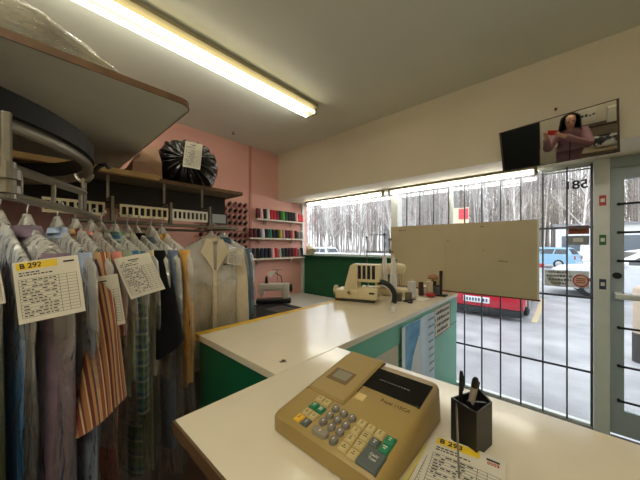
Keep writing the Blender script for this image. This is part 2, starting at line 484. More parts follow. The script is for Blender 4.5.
far = thing('work_counter', 'long cream-topped counter with green panels carrying the overlock machine', 'counter', (-1.19, 1.86, 0))
o = obj('counter_top', MB().box(-1.55, -.83, .66, 3.1, 1.015, 1.05, bev=.002, seg=1), counter_mat('cream_laminate_burnt', (224, 212, 186), (.288, -1.105, 1.05)), far)
obj('yellow_edge', MB().box(-1.566, -1.512, .655, 3.1, 1.0152, 1.0515), mat('yellow_edge_tape', (222, 178, 40), 0.45, var=.1, vscale=10), far)
obj('end_panel', MB().box(-1.53, -.84, .668, .69, .0, 1.014), M_green, far)
obj('apron', MB().box(-.86, -.8372, 1.05, 3.095, .875, 1.014), M_mint, far)
obj('front_panel', MB().box(-.866, -.842, 1.74, 3.095, .0, .873), M_mint, far)
obj('cream_panel', MB().box(-.866, -.842, .7, 1.735, .0, .873), mat('cream_panel', (206, 196, 172), .55), far)
obj('panel_seam', MB().box(-.842, -.8405, 1.74, 3.095, .748, .753), M_ink, far)
obj('rear_panel', MB().box(-1.53, -1.51, .69, 3.09, 0, 1.014), M_green, far)

near = thing('service_counter', 'cream service counter carrying the cash register', 'counter', (.2, .66, 0))
obj('counter_top', MB().box(-.828, 1.245, .29, 1.04, 1.015, 1.05, bev=.002, seg=1), M_lam, near)
obj('counter_edge', MB().box(-.828, 1.245, .284, .291, 1.014, 1.049), mat('tan_edge', (96, 70, 44), .5), near)
obj('operator_panel', MB().box(-.815, 1.24, .32, .345, 0, 1.014), M_brown, near)
obj('customer_panel', MB().box(-.8, 1.24, 1.0, 1.02, 0, 1.014), M_mint, near)

# ---------------------------------------------------------------- cash register
M_reg = mat('register_beige', (162, 136, 78), 0.42, var=0.03, vscale=4, bump=.03, bscale=300)
M_regd = mat('register_gap', (52, 42, 26), 0.6)
reg = thing('cash_register', 'beige cash register with black display on the service counter', 'cash register', (-.415, .63, 1.05))
SL = .1875
def rz(y, up=0.0): return 1.10 + SL * (y - .46) + up
x0, x1 = -.588, -.257
mb = MB()
def rr(x, inset, r):
    pr = [(.452 + inset, 1.056), (.452 + inset, 1.095 - inset), (.462 + inset, 1.103 - inset), (.785 - inset, rz(.785) - inset), (.80 - inset, rz(.785) - inset - .008), (.812 - inset, 1.056)]
    return [(x, y, z) for y, z in pr]
mb.rings([rr(x0, .022, 0), rr(x0 + .003, .010, 0), rr(x0 + .010, .003, 0), rr(x0 + .020, 0, 0), rr(x1 - .020, 0, 0), rr(x1 - .010, .003, 0), rr(x1 - .003, .010, 0), rr(x1, .022, 0)])
soft(obj('body', mb, M_reg, reg), 40)
obj('base', MB().box(x0 + .012, x1 - .012, .466, .80, 1.05, 1.058), M_black, reg)
def slab(xa, xb, ya, yb, up0, up1, chamf=0.004):
    """block sitting on the sloping face of the register"""
    mb = MB()
    def ring(i, u): return [(xa + i, ya + i, rz(ya + i, u)), (xb - i, ya + i, rz(ya + i, u)), (xb - i, yb - i, rz(yb - i, u)), (xa + i, yb - i, rz(yb - i, u))]
    mb.rings([ring(0, up0), ring(0, up1 - chamf), ring(chamf, up1)])
    return mb
mb = slab(-.568, -.436, .574, .797, -.002, .009, .005)
pc = obj('printer_cover', mb, M_reg, reg)
obj('cover_gap', slab(-.573, -.432, .570, .80, -.003, .0012, .001), M_regd, reg)
obj('paper_window', slab(-.548, -.472, .632, .69, .0085, .0098, .0006), mat('register_recess', (112, 88, 46), .5), pc)
obj('receipt_slot', slab(-.534, -.482, .645, .683, .0098, .0106, .0004), mat('receipt_paper', (136, 130, 108), .6), pc)
dw = obj('display', slab(-.448, -.268, .668, .762, -.001, .0035, .001), mat('display_black', (12, 13, 15), 0.12), reg)
ln = MB(); x = -.405
while x < -.315:
    w = rnd.uniform(.003, .008); ln.quad_rect((x, .712, rz(.712, .0037)), (1, 0, 0), (0, 1, SL), 0, w, 0, .0035); x += w + .003
obj('display_lettering', ln, mat('grey_print', (110, 112, 112), .6), dw)
text('Royal 115CX', .015, frame_M((-.322, .644, rz(.644, .0025)), (1, 0, 0), (0, 1, SL)), mat('brown_print', (88, 64, 28), .6), reg, 'register_lettering')
obj('cover_button', slab(-.427, -.399, .612, .636, -.001, .005, .002), mat('button_tan', (206, 180, 118), .45), reg)
K = {'beige': mat('key_beige', (192, 172, 116), .45), 'green': mat('key_green', (30, 124, 84), .4), 'yellow': mat('key_yellow', (226, 178, 40), .45),
     'grey': mat('key_grey', (122, 116, 104), .45), 'slate': mat('key_slate', (84, 92, 88), .45), 'oval': mat('key_stone', (138, 128, 108), .45)}
M_keyp = mat('key_print', (74, 62, 40), .6)
def key(cx, cy, col, w=.0225, h=.0215, label=True, up=.008):
    k = obj('key', slab(cx - w / 2, cx + w / 2, cy - h / 2, cy + h / 2, -.001, up, .0028), K[col], reg)
    if label:
        l = MB()
        for q in range(2):
            a = rnd.uniform(.002, w * .25)
            l.quad_rect((cx - a, cy - .003 + .005 * q, rz(cy - .003 + .005 * q, up + .0003)), (1, 0, 0), (0, 1, SL), 0, 2 * a, 0, .0022)
        obj('key_print', l, M_keyp if col in ('beige', 'yellow', 'oval') else M_paper, k)
def rkey(cx, cy, col='grey', r=.0108, long=0):
    mb = MB(); n = 20
    def ring(rad, u):
        out = []
        for k in range(n):
            a = 2 * pi * k / n; px = cx + rad * cos(a) + (long if cos(a) > 0 else -long); py = cy + rad * sin(a)
            out.append((px, py, rz(py, u)))
        return out
    mb.rings([ring(r, -.001), ring(r, .007), ring(r * .8, .010), ring(r * .55, .0092)])
    k = soft(obj('key', mb, K[col], reg), 50)
    l = MB(); l.quad_rect((cx - .0018, cy - .003, rz(cy - .003, .0108)), (1, 0, 0), (0, 1, SL), 0, .0036, 0, .006)
    obj('key_print', l, M_paper, k)
for cx, cy, c in ((-.502, .556, 'beige'), (-.477, .554, 'beige'), (-.500, .528, 'green'), (-.475, .526, 'green'), (-.500, .501, 'beige'), (-.475, .501, 'beige'),
                  (-.503, .476, 'yellow'), (-.478, .475, 'slate')):
    key(cx, cy, c)
for cx, cy in ((-.443, .550), (-.416, .548), (-.389, .547), (-.442, .524), (-.416, .522), (-.389, .521), (-.442, .499), (-.415, .498), (-.389, .498), (-.387, .472)):
    rkey(cx, cy)
rkey(-.428, .472, 'oval', .0112, .013)
for cx, cy, c in ((-.359, .547, 'beige'), (-.334, .546, 'beige'), (-.309, .545, 'beige'), (-.359, .522, 'beige'), (-.333, .521, 'beige'), (-.308, .519, 'slate'),
                  (-.358, .497, 'beige'), (-.332, .496, 'beige'), (-.357, .472, 'beige'), (-.331, .470, 'beige'), (-.283, .542, 'green'), (-.283, .518, 'green')):
    key(cx, cy, c)
key(-.294, .482, 'slate', .048, .046, False, .008)
text('Cash/', .0085, frame_M((-.291, .489, rz(.489, .0085)), (1, 0, 0), (0, 1, SL)), M_paper, reg, 'key_lettering')
text('Total', .0085, frame_M((-.291, .480, rz(.480, .0085)), (1, 0, 0), (0, 1, SL)), M_paper, reg, 'key_lettering')

# ---------------------------------------------------------------- pen holder and pens
C = Vector((-.176, .768, 1.05))
ph = thing('pen_holder', 'black three-sided pen holder standing beside the cash register', 'pen holder', C)
tri = [(-.215, .742), (-.150, .712), (-.132, .790), (-.170, .842)]
cx_ = sum(a for a, b in tri) / 4; cy_ = sum(b for a, b in tri) / 4
def inset(f): return [(cx_ + (a - cx_) * f, cy_ + (b - cy_) * f) for a, b in tri]
mb = MB()
mb.rings([[(a, b, 1.05) for a, b in tri], [(a, b, 1.158) for a, b in tri], [(a, b, 1.158) for a, b in inset(.9)], [(a, b, 1.058) for a, b in inset(.9)]])
obj('cup', mb, M_black, ph)
d = MB().prism([(-.186, .772), (-.178, .768), (-.142, .790), (-.146, .797)], 1.06, 1.150)
obj('divider', d, M_black, ph)
def pen(name, label, p0, p1, r, m, clipm=None, capm=None):
    p0 = Vector(p0); p1 = Vector(p1); d = p1 - p0
    t = thing(name, label, 'pen', p0)
    soft(obj('barrel', MB().tube([p0, p0 + d * .04, p0 + d * .84], [r * .3, r, r], 12), m, t))
    soft(obj('cap', MB().tube([p0 + d * .842, p0 + d * .96, p1], [r * 1.02, r * 1.0, r * .7], 12), capm or m, t))
    side = d.cross(Vector((.741, .672, 0))).normalized()
    lat = d.normalized().cross(side).normalized()
    a = p0 + d * .93 - lat * (r * 1.35); b = p0 + d * .70 - lat * (r * 1.35)
    obj('clip', MB().tube([a + lat * r * .6, a, b], r * .22, 6), clipm or m, t)
pen('ballpoint_pen', 'slim black click pen standing in the pen holder', (-.197, .748, 1.06), (-.194, .757, 1.228), .0048, M_black, M_black, M_blackm)
pen('marker_pen', 'fat grey marker with black end leaning in the pen holder', (-.190, .792, 1.06), (-.163, .766, 1.216), .0078, mat('marker_grey', (168, 152, 138), .5), M_black, M_black)

# ---------------------------------------------------------------- order tickets
def ticket_mb(bl, ux, uy, w, h, rows=12, yellow=True, bend=0.004, thick=.0008, seed=1):
    """a printed order slip: sheet, ruled rows and a yellow number strip; material 0 paper, 1 ink, 2 yellow"""
    bl = Vector(bl); ux = Vector(ux).normalized(); uy = Vector(uy); uy = (uy - ux * uy.dot(ux)).normalized(); n = ux.cross(uy)
    r = random.Random(seed)
    def S(a, b, lift=0.0): return bl + ux * (a * w) + uy * (b * h) + n * (bend * sin(pi * a) + bend * 1.3 * (1 - b) ** 2 + lift)
    mb = MB(); mb.mi = 0
    mb.grid(lambda u, v: S(u, v), 8, 8); mb.grid(lambda u, v: S(u, v, -thick), 8, 8)
    mb.mi = 1
    def bar(a0, a1, b0, b1, lift=.0005):
        k = max(1, int((a1 - a0) * 8))
        mb.grid(lambda u, v: S(a0 + (a1 - a0) * u, b0 + (b1 - b0) * v, lift), k, 1)
    top = .70
    for i in range(rows + 1):
        b = .08 + (top - .08) * i / rows; bar(.06, .94, b, b + .005)
        if i < rows:
            x = .1
            while x < .6:
                q = r.uniform(.03, .09)
                if r.random() < .75: bar(x, min(.62, x + q), b + .018, b + .036)
                x += q + .02
    for a in (.06, .66, .78, .935): bar(a, a + .006, .08, top)
    for b, a0, a1 in ((.80, .08, .40), (.76, .08, .55)): 
        x = a0
        while x < a1:
            q = r.uniform(.02, .07); bar(x, x + q, b, b + .02); x += q + .015
    if not yellow: bar(.32, .62, .88, .905); bar(.40, .55, .84, .855)
    else: bar(.76, .93, .90, .93)
    if yellow:
        mb.mi = 2
        mb.grid(lambda u, v: S(.05 + .62 * u, .86 + .12 * v, .0004), 5, 1)
    return mb, S, n, ux, uy
TM = [M_paper, M_ink, M_yellow]
def ticket_part(name, parent, bl, ux, uy, w, h, number=None, **k):
    mb, S, n, ux2, uy2 = ticket_mb(bl, ux, uy, w, h, yellow=number is not None, **k)
    if parent is None: o = obj(name, mb, TM, None, loc=tuple(bl), normals=False)
    else: o = obj(name, mb, TM, parent, normals=False)
    if number:
        text(number, h * .115, frame_M(S(.27, .92, .0009), ux2, uy2), M_ink, o if parent is None else o, 'ticket_number', bold=.0003)
    return o
# loose stack by the register
base = Vector((-.19, .60, 1.0505))
M_ylp = mat('yellow_carbon_paper', (222, 206, 120), .75)
for i, (bl, ang, num, lab, ms) in enumerate((
        ((-.250, .462, 1.0515), 2, None, 'yellow carbon slip at the bottom of the ticket stack, jutting out beside the register', [M_ylp, M_ink, M_ylp]),
        ((-.236, .486, 1.0560), 4, None, 'plain pale ticket between the yellow slip and the top ticket beside the register', TM),
        ((-.215, .498, 1.0625), 8, 'B 293', 'top ticket of the stack beside the register, with a yellow number strip', TM))):
    a = radians(ang); mb, S, n, ux2, uy2 = ticket_mb(bl, (cos(a), sin(a), 0), (-sin(a), cos(a), 0), .15, .215, rows=14, yellow=num is not None, bend=.002, seed=i + 3)
    o = obj('order_ticket', mb, ms, None, loc=bl, normals=False)
    tagit(o, lab, 'ticket', 'order tickets on the service counter')
    if num:
        text(num, .022, frame_M(S(.27, .92, .0008), ux2, uy2), M_ink, o, 'ticket_number', bold=.0003)
        text('0003', .012, frame_M(S(.85, .86, .0008), ux2, uy2), M_red, o, 'serial_number')
# bill spike standing through the tickets
sp = thing('bill_spike', 'thin upright steel bill spike through the tickets by the pen holder', 'spike', (-.161, .610, 1.0655))
obj('rod', MB().tube([(-.161, .610, 1.0650), (-.167, .615, 1.205), (-.168, .616, 1.217)], [.0022, .0022, .0004], 8), M_steel, sp)

# ================================================================ SEWING CORNER
# low sewing table against the pink wall
tb = thing('sewing_table', 'low pale sewing table in the corner under the thread shelves', 'table', (-2.7, 2.3, 0))
obj('table_top', MB().box(-3.34, -2.02, 1.42, 3.2, .715, .75, bev=.003, seg=1), mat('pale_laminate', (206, 202, 192), .3, var=.04), tb)
obj('machine_bed_cover', MB().box(-3.08, -2.36, 1.46, 2.42, .7502, .756, bev=.002, seg=1), mat('black_vinyl', (14, 13, 15), .7), tb)
obj('steel_plate', MB().box(-2.78, -2.5, 2.02, 2.3, .7562, .759), mat('dark_steel', (92, 88, 82), .4, .6), tb)
for x in (-3.28, -2.08):
    for y in (1.5, 3.12):
        obj('leg', MB().box(x - .02, x + .02, y - .02, y + .02, 0, .714), M_steel, tb)
# sewing machine on it (origin at its base, long axis a little turned)
sm = thing('sewing_machine', 'white sewing machine with a black bed on the low table by the pink wall', 'sewing machine', (-3.02, 2.36, .757), rotz=radians(50))
def L(name, mb, m, par=sm, sm_=None):
    o = obj(name, mb, m, par, local=True)
    return soft(o, sm_) if sm_ else o
L('bed', MB().box(-.24, .24, -.085, .085, 0, .055, bev=.012), M_black)
mb = MB(); mb.box(.12, .22, -.05, .05, .055, .27, bev=.02, seg=3); mb.box(-.19, .22, -.045, .045, .17, .27, bev=.022, seg=3); mb.box(-.21, -.13, -.042, .042, .12, .27, bev=.018, seg=3)
L('head', mb, mat('machine_white', (212, 206, 190), .35), sm, 40)
L('needle_bar', MB().cyl((-.17, 0, .125), (-.17, 0, .06), .006, .004), M_chrome)
L('presser_foot', MB().box(-.185, -.15, -.012, .012, .055, .062), M_chrome)
L('hand_wheel', MB().tube([(.22, 0, .2), (.232, 0, .2), (.26, 0, .2)], [.03, .062, .058], 20), M_black, sm, 40)
L('thread_stand', MB().cyl((.05, .02, .27), (.05, .02, .46), .004).box(-.02, .12, .017, .023, .452, .46), M_steel)
L('lamp_arm', MB().tube([(.12, .045, .25), (.10, .07, .36), (0, .06, .42)], .006, 8), M_blackm)
L('lamp_head', MB().tube([(.02, .06, .43), (-.03, .055, .41), (-.07, .05, .375)], [.012, .03, .042], 14), mat('lamp_white', (226, 220, 200), .35), sm, 40)
L('thread_cone', MB().lathe([(.026, .27), (.024, .29), (.015, .36), (.006, .37)], (-.1, .0, 0), 14), M_black)

# ---------------------------------------------------------------- thread shelves on the pink wall
M_shelf = mat('shelf_white', (214, 204, 186), .5)
M_conecore = mat('cone_core', (196, 186, 164), .6)
CC = {'maroon': (86, 28, 36), 'pale pink': (222, 168, 172), 'white': (222, 214, 206), 'red': (186, 30, 42), 'dark red': (132, 24, 36), 'bright green': (84, 168, 52),
      'dark green': (26, 70, 48), 'black': (20, 20, 22), 'charcoal': (48, 46, 48), 'coral red': (206, 62, 62), 'lavender white': (204, 194, 206), 'teal': (40, 110, 96),
      'olive yellow': (162, 160, 50), 'dusty rose': (186, 120, 122), 'plum': (74, 30, 50), 'grey': (118, 114, 112), 'navy': (24, 30, 52), 'sage grey': (140, 150, 138), 'salmon': (214, 118, 108)}
rows = [
    ('top', 1.945, ['maroon', 'pale pink', 'black', 'white', 'red', 'red', 'dark red', 'dark green', 'bright green', 'dark green', 'black', 'black', 'charcoal', 'pale pink', 'coral red', 'coral red']),
    ('middle', 1.665, ['maroon', 'maroon', 'black', 'lavender white', 'black', 'teal', 'black', 'black', 'olive yellow', 'dusty rose', 'plum', 'maroon', 'salmon', 'black', 'grey', 'grey']),
    ('bottom', 1.365, ['charcoal', 'charcoal', 'black', 'navy', 'navy', 'black', 'pale pink', 'red', 'sage grey', 'charcoal', 'black', 'plum', 'maroon', 'red', 'grey', 'black'])]
CONES = {}
def cone(col, loc, label, group, tall):
    key_ = (col, tall)
    if key_ not in CONES:
        h = tall
        root = thing('thread_cone', label, 'thread', loc, group)
        mb = MB().lathe([(.026, .008), (.033, .012), (.034, .03), (.026, h - .02), (.024, h - .012), (.010, h - .010)], loc, 14)
        soft(obj('thread', mb, mat('thread_' + col.replace(' ', '_'), CC[col], .75, bump=.3, bscale=400), root), 50)
        soft(obj('core', MB().lathe([(.031, 0), (.031, .008), (.012, .0085), (.011, h - .009), (.009, h), (.002, h)], loc, 14), M_conecore, root), 50)
        CONES[key_] = root
        return root
    return dup(CONES[key_], loc, 0, label, group)
for ri, (nm, z, cols) in enumerate(rows):
    sh = thing('wall_shelf', '%s thread shelf of the three on the pink wall' % {'top': 'uppermost', 'middle': 'middle', 'bottom': 'lowest'}[nm], 'shelf', (-3.35, 2.65, z), 'thread shelves')
    y0 = (2.24, 2.12, 2.10)[ri]
    obj('board', MB().box(-3.349, -3.235, y0, 3.2, z - .016, z), M_shelf, sh)
    for y in (y0 + .2, 2.95):
        obj('bracket', MB().prism([(-3.335, z - .09), (-3.335, z - .0165), (-3.25, z - .0165)], y - .006, y + .006, 'y'), M_shelf, sh)
    n = len(cols)
    for i, c in enumerate(cols):
        y = y0 + .045 + (3.16 - y0 - .045) * i / (n - 1)
        tall = (.165, .15, .165)[ri] - (.02 if c in ('coral red', 'grey', 'sage grey') else 0)
        k = n - i
        lab = '%s thread cone on the %s shelf, %s from the window end' % (c, {'top': 'uppermost', 'middle': 'middle', 'bottom': 'lowest'}[nm], ORD[k])
        cone(c, (-3.292 + rnd.uniform(-.004, .004), y, z), lab, 'thread cones on the %s shelf' % nm, tall)

# ---------------------------------------------------------------- thread rack: pegs with small spools
rk = thing('thread_rack', 'peg rack of small spools on the pink wall left of the shelves', 'rack', (-3.35, 1.78, 1.8))
M_rack = mat('rack_wood', (176, 112, 96), .6)
NR = 8; ROWZ = [2.10 - .083 * i for i in range(NR)]
for z in ROWZ:
    obj('rail', MB().box(-3.349, -3.333, 1.40, 2.13, z - .022, z - .006), M_rack, rk)
SC_ = ['maroon', 'black', 'plum', 'charcoal', 'dark red', 'navy', 'dusty rose', 'maroon', 'black', 'salmon', 'dark green', 'plum']
SP = {}
RGAP = {(2, 2), (3, 2), (2, 3), (3, 3), (2, 4), (3, 4), (4, 7), (0, 4)}
M_bob = mat('bobbin_brown', (96, 62, 52), .6)
for r, z in enumerate(ROWZ):
    for i in range(9):
        y = 1.45 + .078 * i + .012 * (r % 2)
        c = SC_[(i * 5 + r * 7 + (i * r) % 3) % len(SC_)]
        if (r, i) in RGAP: continue
        nth = sum(1 for q in range(i, 9) if (r, q) not in RGAP)
        lab = 'small %s spool on the peg rack, %s row down, %s from the window side' % (c, ORD[r + 1], ORD[nth])
        loc = (-3.332, y, z)
        if c not in SP:
            root = thing('thread_spool', lab, 'thread', loc, 'small spools on the peg rack')
            T = Matrix.Translation(loc) @ Matrix.Rotation(radians(62), 4, 'Y') @ Matrix.Rotation(radians(0), 4, 'Z')
            soft(obj('thread', MB().lathe([(.010, .012), (.021, .014), (.021, .062), (.010, .064)], n=12, M=T), mat('thread_' + c.replace(' ', '_'), CC[c], .75), root), 50)
            soft(obj('bobbin', MB().lathe([(.003, .0), (.003, .006), (.020, .008), (.020, .012), (.008, .0125), (.008, .064), (.020, .0645), (.020, .067), (.004, .068), (.003, .08)], n=12, M=T), M_bob, root), 50)
            SP[c] = root
        else:
            dup(SP[c], loc, 0, lab)
pf = thing('picture_frame', 'small black framed card hanging among the spools of the peg rack', 'picture', (-3.30, 1.69, 1.90))
obj('frame', MB().box(-3.3005, -3.285, 1.58, 1.80, 1.83, 1.845).box(-3.3005, -3.285, 1.58, 1.80, 1.96, 1.975).box(-3.3005, -3.285, 1.58, 1.595, 1.845, 1.96).box(-3.3005, -3.285, 1.785, 1.80, 1.845, 1.96), M_black, pf)
obj('card', MB().box(-3.299, -3.294, 1.595, 1.785, 1.845, 1.96), mat('grey_card', (150, 152, 148), .5), pf)
obj('hanger_cord', MB().tube([(-3.335, 1.69, 2.02), (-3.294, 1.60, 1.975)], .0015, 6).tube([(-3.335, 1.69, 2.02), (-3.294, 1.78, 1.975)], .0015, 6).tube([(-3.349, 1.69, 2.02), (-3.33, 1.69, 2.02)], .003, 6), M_black, pf)

# desk lamp on the ledge in the corner
dl = thing('desk_lamp', 'cream shaded lamp on a dark arm at the end of the thread shelves', 'lamp', (-3.12, 3.21, 1.40))
obj('base', MB().lathe([(.05, 1.401), (.05, 1.412), (.01, 1.418), (.008, 1.43)], (-3.14, 3.205, 0), 18), M_black, dl)
obj('arm', MB().tube([(-3.14, 3.205, 1.425), (-3.20, 3.19, 1.45), (-3.16, 3.15, 1.50), (-3.06, 3.09, 1.53)], .009, 8), M_black, dl)
soft(obj('lamp_shade', MB().tube([(-3.09, 3.10, 1.545), (-3.06, 3.09, 1.53), (-3.01, 3.08, 1.49), (-2.98, 3.07, 1.455)], [.015, .03, .068, .082], 20), mat('shade_cream', (214, 200, 164), .5), dl), 50)

# ---------------------------------------------------------------- overlock machine on the counter
ov = thing('overlock_machine', 'cream overlock machine with dark thread slots on the long counter', 'sewing machine', (-1.40, 2.08, 1.05), rotz=radians(20))
M_mach = mat('machine_cream', (216, 200, 158), .4, var=.03)
def V(name, mb, m, ang=35): return soft(obj(name, mb, m, ov, local=True), ang)
V('base', MB().box(-.20, .16, -.10, .10, 0, .022, bev=.006), mat('machine_dark', (60, 54, 46), .5))
mb = MB().box(-.20, .17, -.105, .09, .0225, .105, bev=.014, seg=3); V('bed', mb, M_mach)
mb = MB(); mb.prism([(-.125, .10), (.0, .10), (.0, .335), (-.045, .335), (-.065, .32)], -.07, .075, 'y'); V('arm_tower', mb, M_mach)
mb = MB(); mb.box(.0, .20, -.068, .075, .175, .335, bev=.012, seg=3); V('head', mb, M_mach)
for k in range(4):
    V('tension_slot', MB().box(.008 + k * .042, .036 + k * .042, -.0725, -.066, .205, .325, bev=.002, seg=1), mat('slot_dark', (34, 36, 42), .45))
    V('tension_dial', MB().box(.013 + k * .042, .031 + k * .042, -.079, -.0728, .245, .285, bev=.002, seg=1), M_black)
V('front_cover', MB().box(.02, .19, -.125, -.05, .03, .135, bev=.012, seg=3), M_mach)
V('cover_slot', MB().box(.12, .165, -.1265, -.1245, .08, .097), M_black)
V('side_dial', MB().tube([(-.06, -.105, .085), (-.06, -.118, .085), (-.06, -.122, .085)], [.024, .022, .012], 18), mat('dial_cream', (196, 176, 128), .4))
V('dial_hub', MB().cyl((-.06, -.121, .085), (-.06, -.126, .085), .009), M_black)
V('hand_wheel', MB().tube([(-.20, 0, .08), (-.212, 0, .08), (-.235, 0, .08)], [.02, .05, .045], 20), M_mach)
V('presser_foot', MB().cyl((.1, -.055, .175), (.1, -.055, .125), .005).box(.08, .12, -.09, -.05, .118, .126), M_chrome)
V('antenna', MB().cyl((.055, .09, .10), (.055, .09, .58), .005).cyl((.05, .09, .445), (.30, .09, .445), .006).cyl((.27, .09, .445), (.27, .09, .56), .005)
  .box(.045, .065, .08, .10, .575, .59).box(.255, .285, .078, .102, .55, .57).box(.262, .278, .082, .098, .43, .47), mat('antenna_grey', (96, 92, 86), .4, .5))
V('spool_tray', MB().box(.0, .33, .076, .165, .10, .115, bev=.004, seg=1), M_mach)
def tall_cone(x, y, h, m, nm='thread_cone'): return V(nm, MB().lathe([(.028, .1155), (.036, .12), (.036, .14), (.018, h), (.008, h + .01), (.006, h + .03)], (x, y, 0), 14), m, 50)
for x, y, h in ((.215, .118, .40), (.295, .118, .385)):
    tall_cone(x, y, h, mat('thread_white', (222, 214, 206), .75))

# second machine beside the panel
m2 = thing('industrial_sewing_machine', 'cream round-headed sewing machine between the overlock machine and the beige panel', 'sewing machine', (-1.29, 2.52, 1.05), rotz=radians(15))
def W(name, mb, m, ang=35): return soft(obj(name, mb, m, m2, local=True), ang)
W('bed', MB().box(-.19, .16, -.07, .07, 0, .075, bev=.012, seg=2), M_mach)
W('post', MB().box(-.17, -.08, -.05, .05, .075, .23, bev=.02, seg=3), M_mach)
W('head', MB().tube([(-.16, 0, .255), (-.13, 0, .26), (.06, 0, .27), (.115, 0, .268), (.13, 0, .265)], [.04, .055, .058, .05, .03], 20), M_mach, 50)
W('needle_bar', MB().cyl((.07, 0, .215), (.07, 0, .10), .007, .004).cyl((.095, -.01, .215), (.095, -.01, .12), .004), M_chrome)
W('thread_tower', MB().cyl((-.09, .04, .30), (-.09, .04, .63), .0045).cyl((-.27, .04, .62), (-.08, .04, .62), .003).lathe([(.002, .60), (.013, .612), (.013, .63), (.002, .64)], (-.09, .04, 0), 12), mat('antenna_grey', (96, 92, 86)))
W('hand_crank', MB().cyl((.03, 0, .318), (.03, 0, .345), .006).lathe([(.003, .345), (.02, .35), (.02, .362), (.003, .366)], (.03, 0, 0), 14), M_black)
# black-and-white hoop standing against the overlock machine
hp = thing('drive_belt', 'black curved belt with a pale inner edge standing on the counter before the machines', 'belt', (-1.24, 2.09, 1.05))
cbx, cby = -1.135, 2.15
def arc(r, z0, a0, a1, n=18, off=0): 
    ux = Vector((cos(radians(22)), sin(radians(22)), 0))
    return [Vector((cbx, cby, 0)) + ux * (-.075 + r * cos(a0 + (a1 - a0) * k / n)) + Vector((0, off, z0 + r * sin(a0 + (a1 - a0) * k / n))) for k in range(n + 1)]
obj('belt', MB().tube(arc(.125, 1.105, radians(-22), radians(100)), .017, 8, flat=1.6), M_black, hp, smooth=True)
obj('inner_edge', MB().tube(arc(.102, 1.105, radians(-28), radians(85)), .006, 8), M_white, hp, smooth=True)

def single(name, mb, m, label, cat, loc, group=None, ang=40):
    o = soft(obj(name, mb, m, None, loc=loc), ang); return tagit(o, label, cat, group)
def item(name, label, cat, loc, parts, group=None):
    t = thing(name, label, cat, loc, group)
    for pn, mb, m in parts: soft(obj(pn, mb, m, t), 45)
    return t
z = 1.05
def lath(prof, x, y, n=16): return MB().lathe(prof, (x, y, z), n)
M_br = mat('brown_thread', (62, 36, 28), .7); M_tan = mat('tan_wood', (150, 104, 62), .55, var=.15)
item('thread_cone', 'tall white thread cone on the counter right behind the drive belt', 'thread', (-1.10, 2.55, z),
     [('thread', lath([(.03, .006), (.042, .01), (.036, .15), (.012, .155)], -1.10, 2.55), mat('thread_pale', (206, 204, 200), .7)), ('core', lath([(.036, 0), (.036, .006), (.01, .0065), (.009, .17), (.003, .17)], -1.10, 2.55), M_conecore)])
item('thread_cone', 'slim dark brown thread cone between two white ones on the counter', 'thread', (-1.05, 2.66, z),
     [('thread', lath([(.02, .006), (.026, .01), (.022, .14), (.01, .145)], -1.05, 2.66), M_br), ('core', lath([(.022, 0), (.022, .006), (.008, .0065), (.007, .155), (.003, .155)], -1.05, 2.66), M_conecore)])
item('thread_cone', 'stubby off-white thread cone beside the brown one on the counter', 'thread', (-1.0, 2.75, z),
     [('thread', lath([(.03, .006), (.036, .01), (.033, .14), (.012, .146)], -1.0, 2.75), mat('thread_cream', (206, 190, 160), .7)), ('core', lath([(.032, 0), (.032, .006), (.01, .0065), (.009, .155), (.003, .155)], -1.0, 2.75), M_conecore)])
item('spool_stand', 'brown wooden spool stand with a domed top near the beige panel', 'stand', (-1.03, 2.93, z),
     [('foot', lath([(.05, 0), (.05, .012), (.01, .016)], -1.03, 2.93), M_tan), ('stem', lath([(.008, .0165), (.008, .15)], -1.03, 2.93), M_tan),
      ('spool', lath([(.03, .03), (.036, .035), (.036, .12), (.03, .125), (.009, .126)], -1.03, 2.93), M_br), ('dome', lath([(.055, .15), (.06, .158), (.045, .185), (.015, .2), (.002, .2)], -1.03, 2.93), M_tan)])
item('pincushion', 'red pincushion lying on the counter in front of the spool stand', 'pincushion', (-.965, 2.68, z),
     [('cushion', lath([(.03, 0), (.046, .012), (.044, .028), (.025, .04), (.002, .043)], -.965, 2.68), mat('red_cloth', (170, 36, 46), .75)),
      ('pins', MB().cyl((-.965, 2.68, z + .04), (-.955, 2.67, z + .065), .002).cyl((-.98, 2.69, z + .035), (-.995, 2.70, z + .06), .002), M_chrome)])
mb = MB().lathe([(.03, 0), (.045, .02), (.04, .05), (.05, .08), (.02, .09)], (-1.06, 2.80, z), 11)
for v in mb.bm.verts: v.co += noise.noise_vector(v.co * 30) * .012
for v in mb.bm.verts: v.co.z = max(v.co.z, z)
single('crumpled_paper', mb, M_paper, 'crumpled white paper between the spools and the pincushion', 'paper', (-1.06, 2.80, z), ang=10)
item('thread_jar', 'grey green jar on the counter by the tall dark stand', 'jar', (-.955, 2.86, z),
     [('jar', lath([(.034, 0), (.038, .006), (.038, .075), (.03, .085)], -.955, 2.86), mat('grey_green_glaze', (84, 92, 84), .4)), ('lid', lath([(.032, .0855), (.032, .095), (.004, .1)], -.955, 2.86), M_blackm)])
item('needle_stand', 'tall dark stand with a black foot at the corner of the long counter', 'stand', (-.905, 2.80, z),
     [('foot', MB().box(-.965, -.85, 2.76, 2.85, z, z + .016, bev=.005), M_black), ('post', lath([(.013, .0165), (.013, .19), (.017, .2), (.017, .25), (.002, .255)], -.905, 2.80), mat('dark_bronze', (54, 46, 38), .45, .3))])
item('button_tube', 'thin tan tube standing between the spool stand and the dark stand', 'tube', (-.97, 2.985, z),
     [('tube', lath([(.012, 0), (.012, .19), (.002, .19)], -.97, 2.985, 10), mat('tan_card', (176, 146, 98), .6)), ('cap', lath([(.013, .1905), (.013, .21), (.002, .213)], -.97, 2.985, 10), M_cream)])
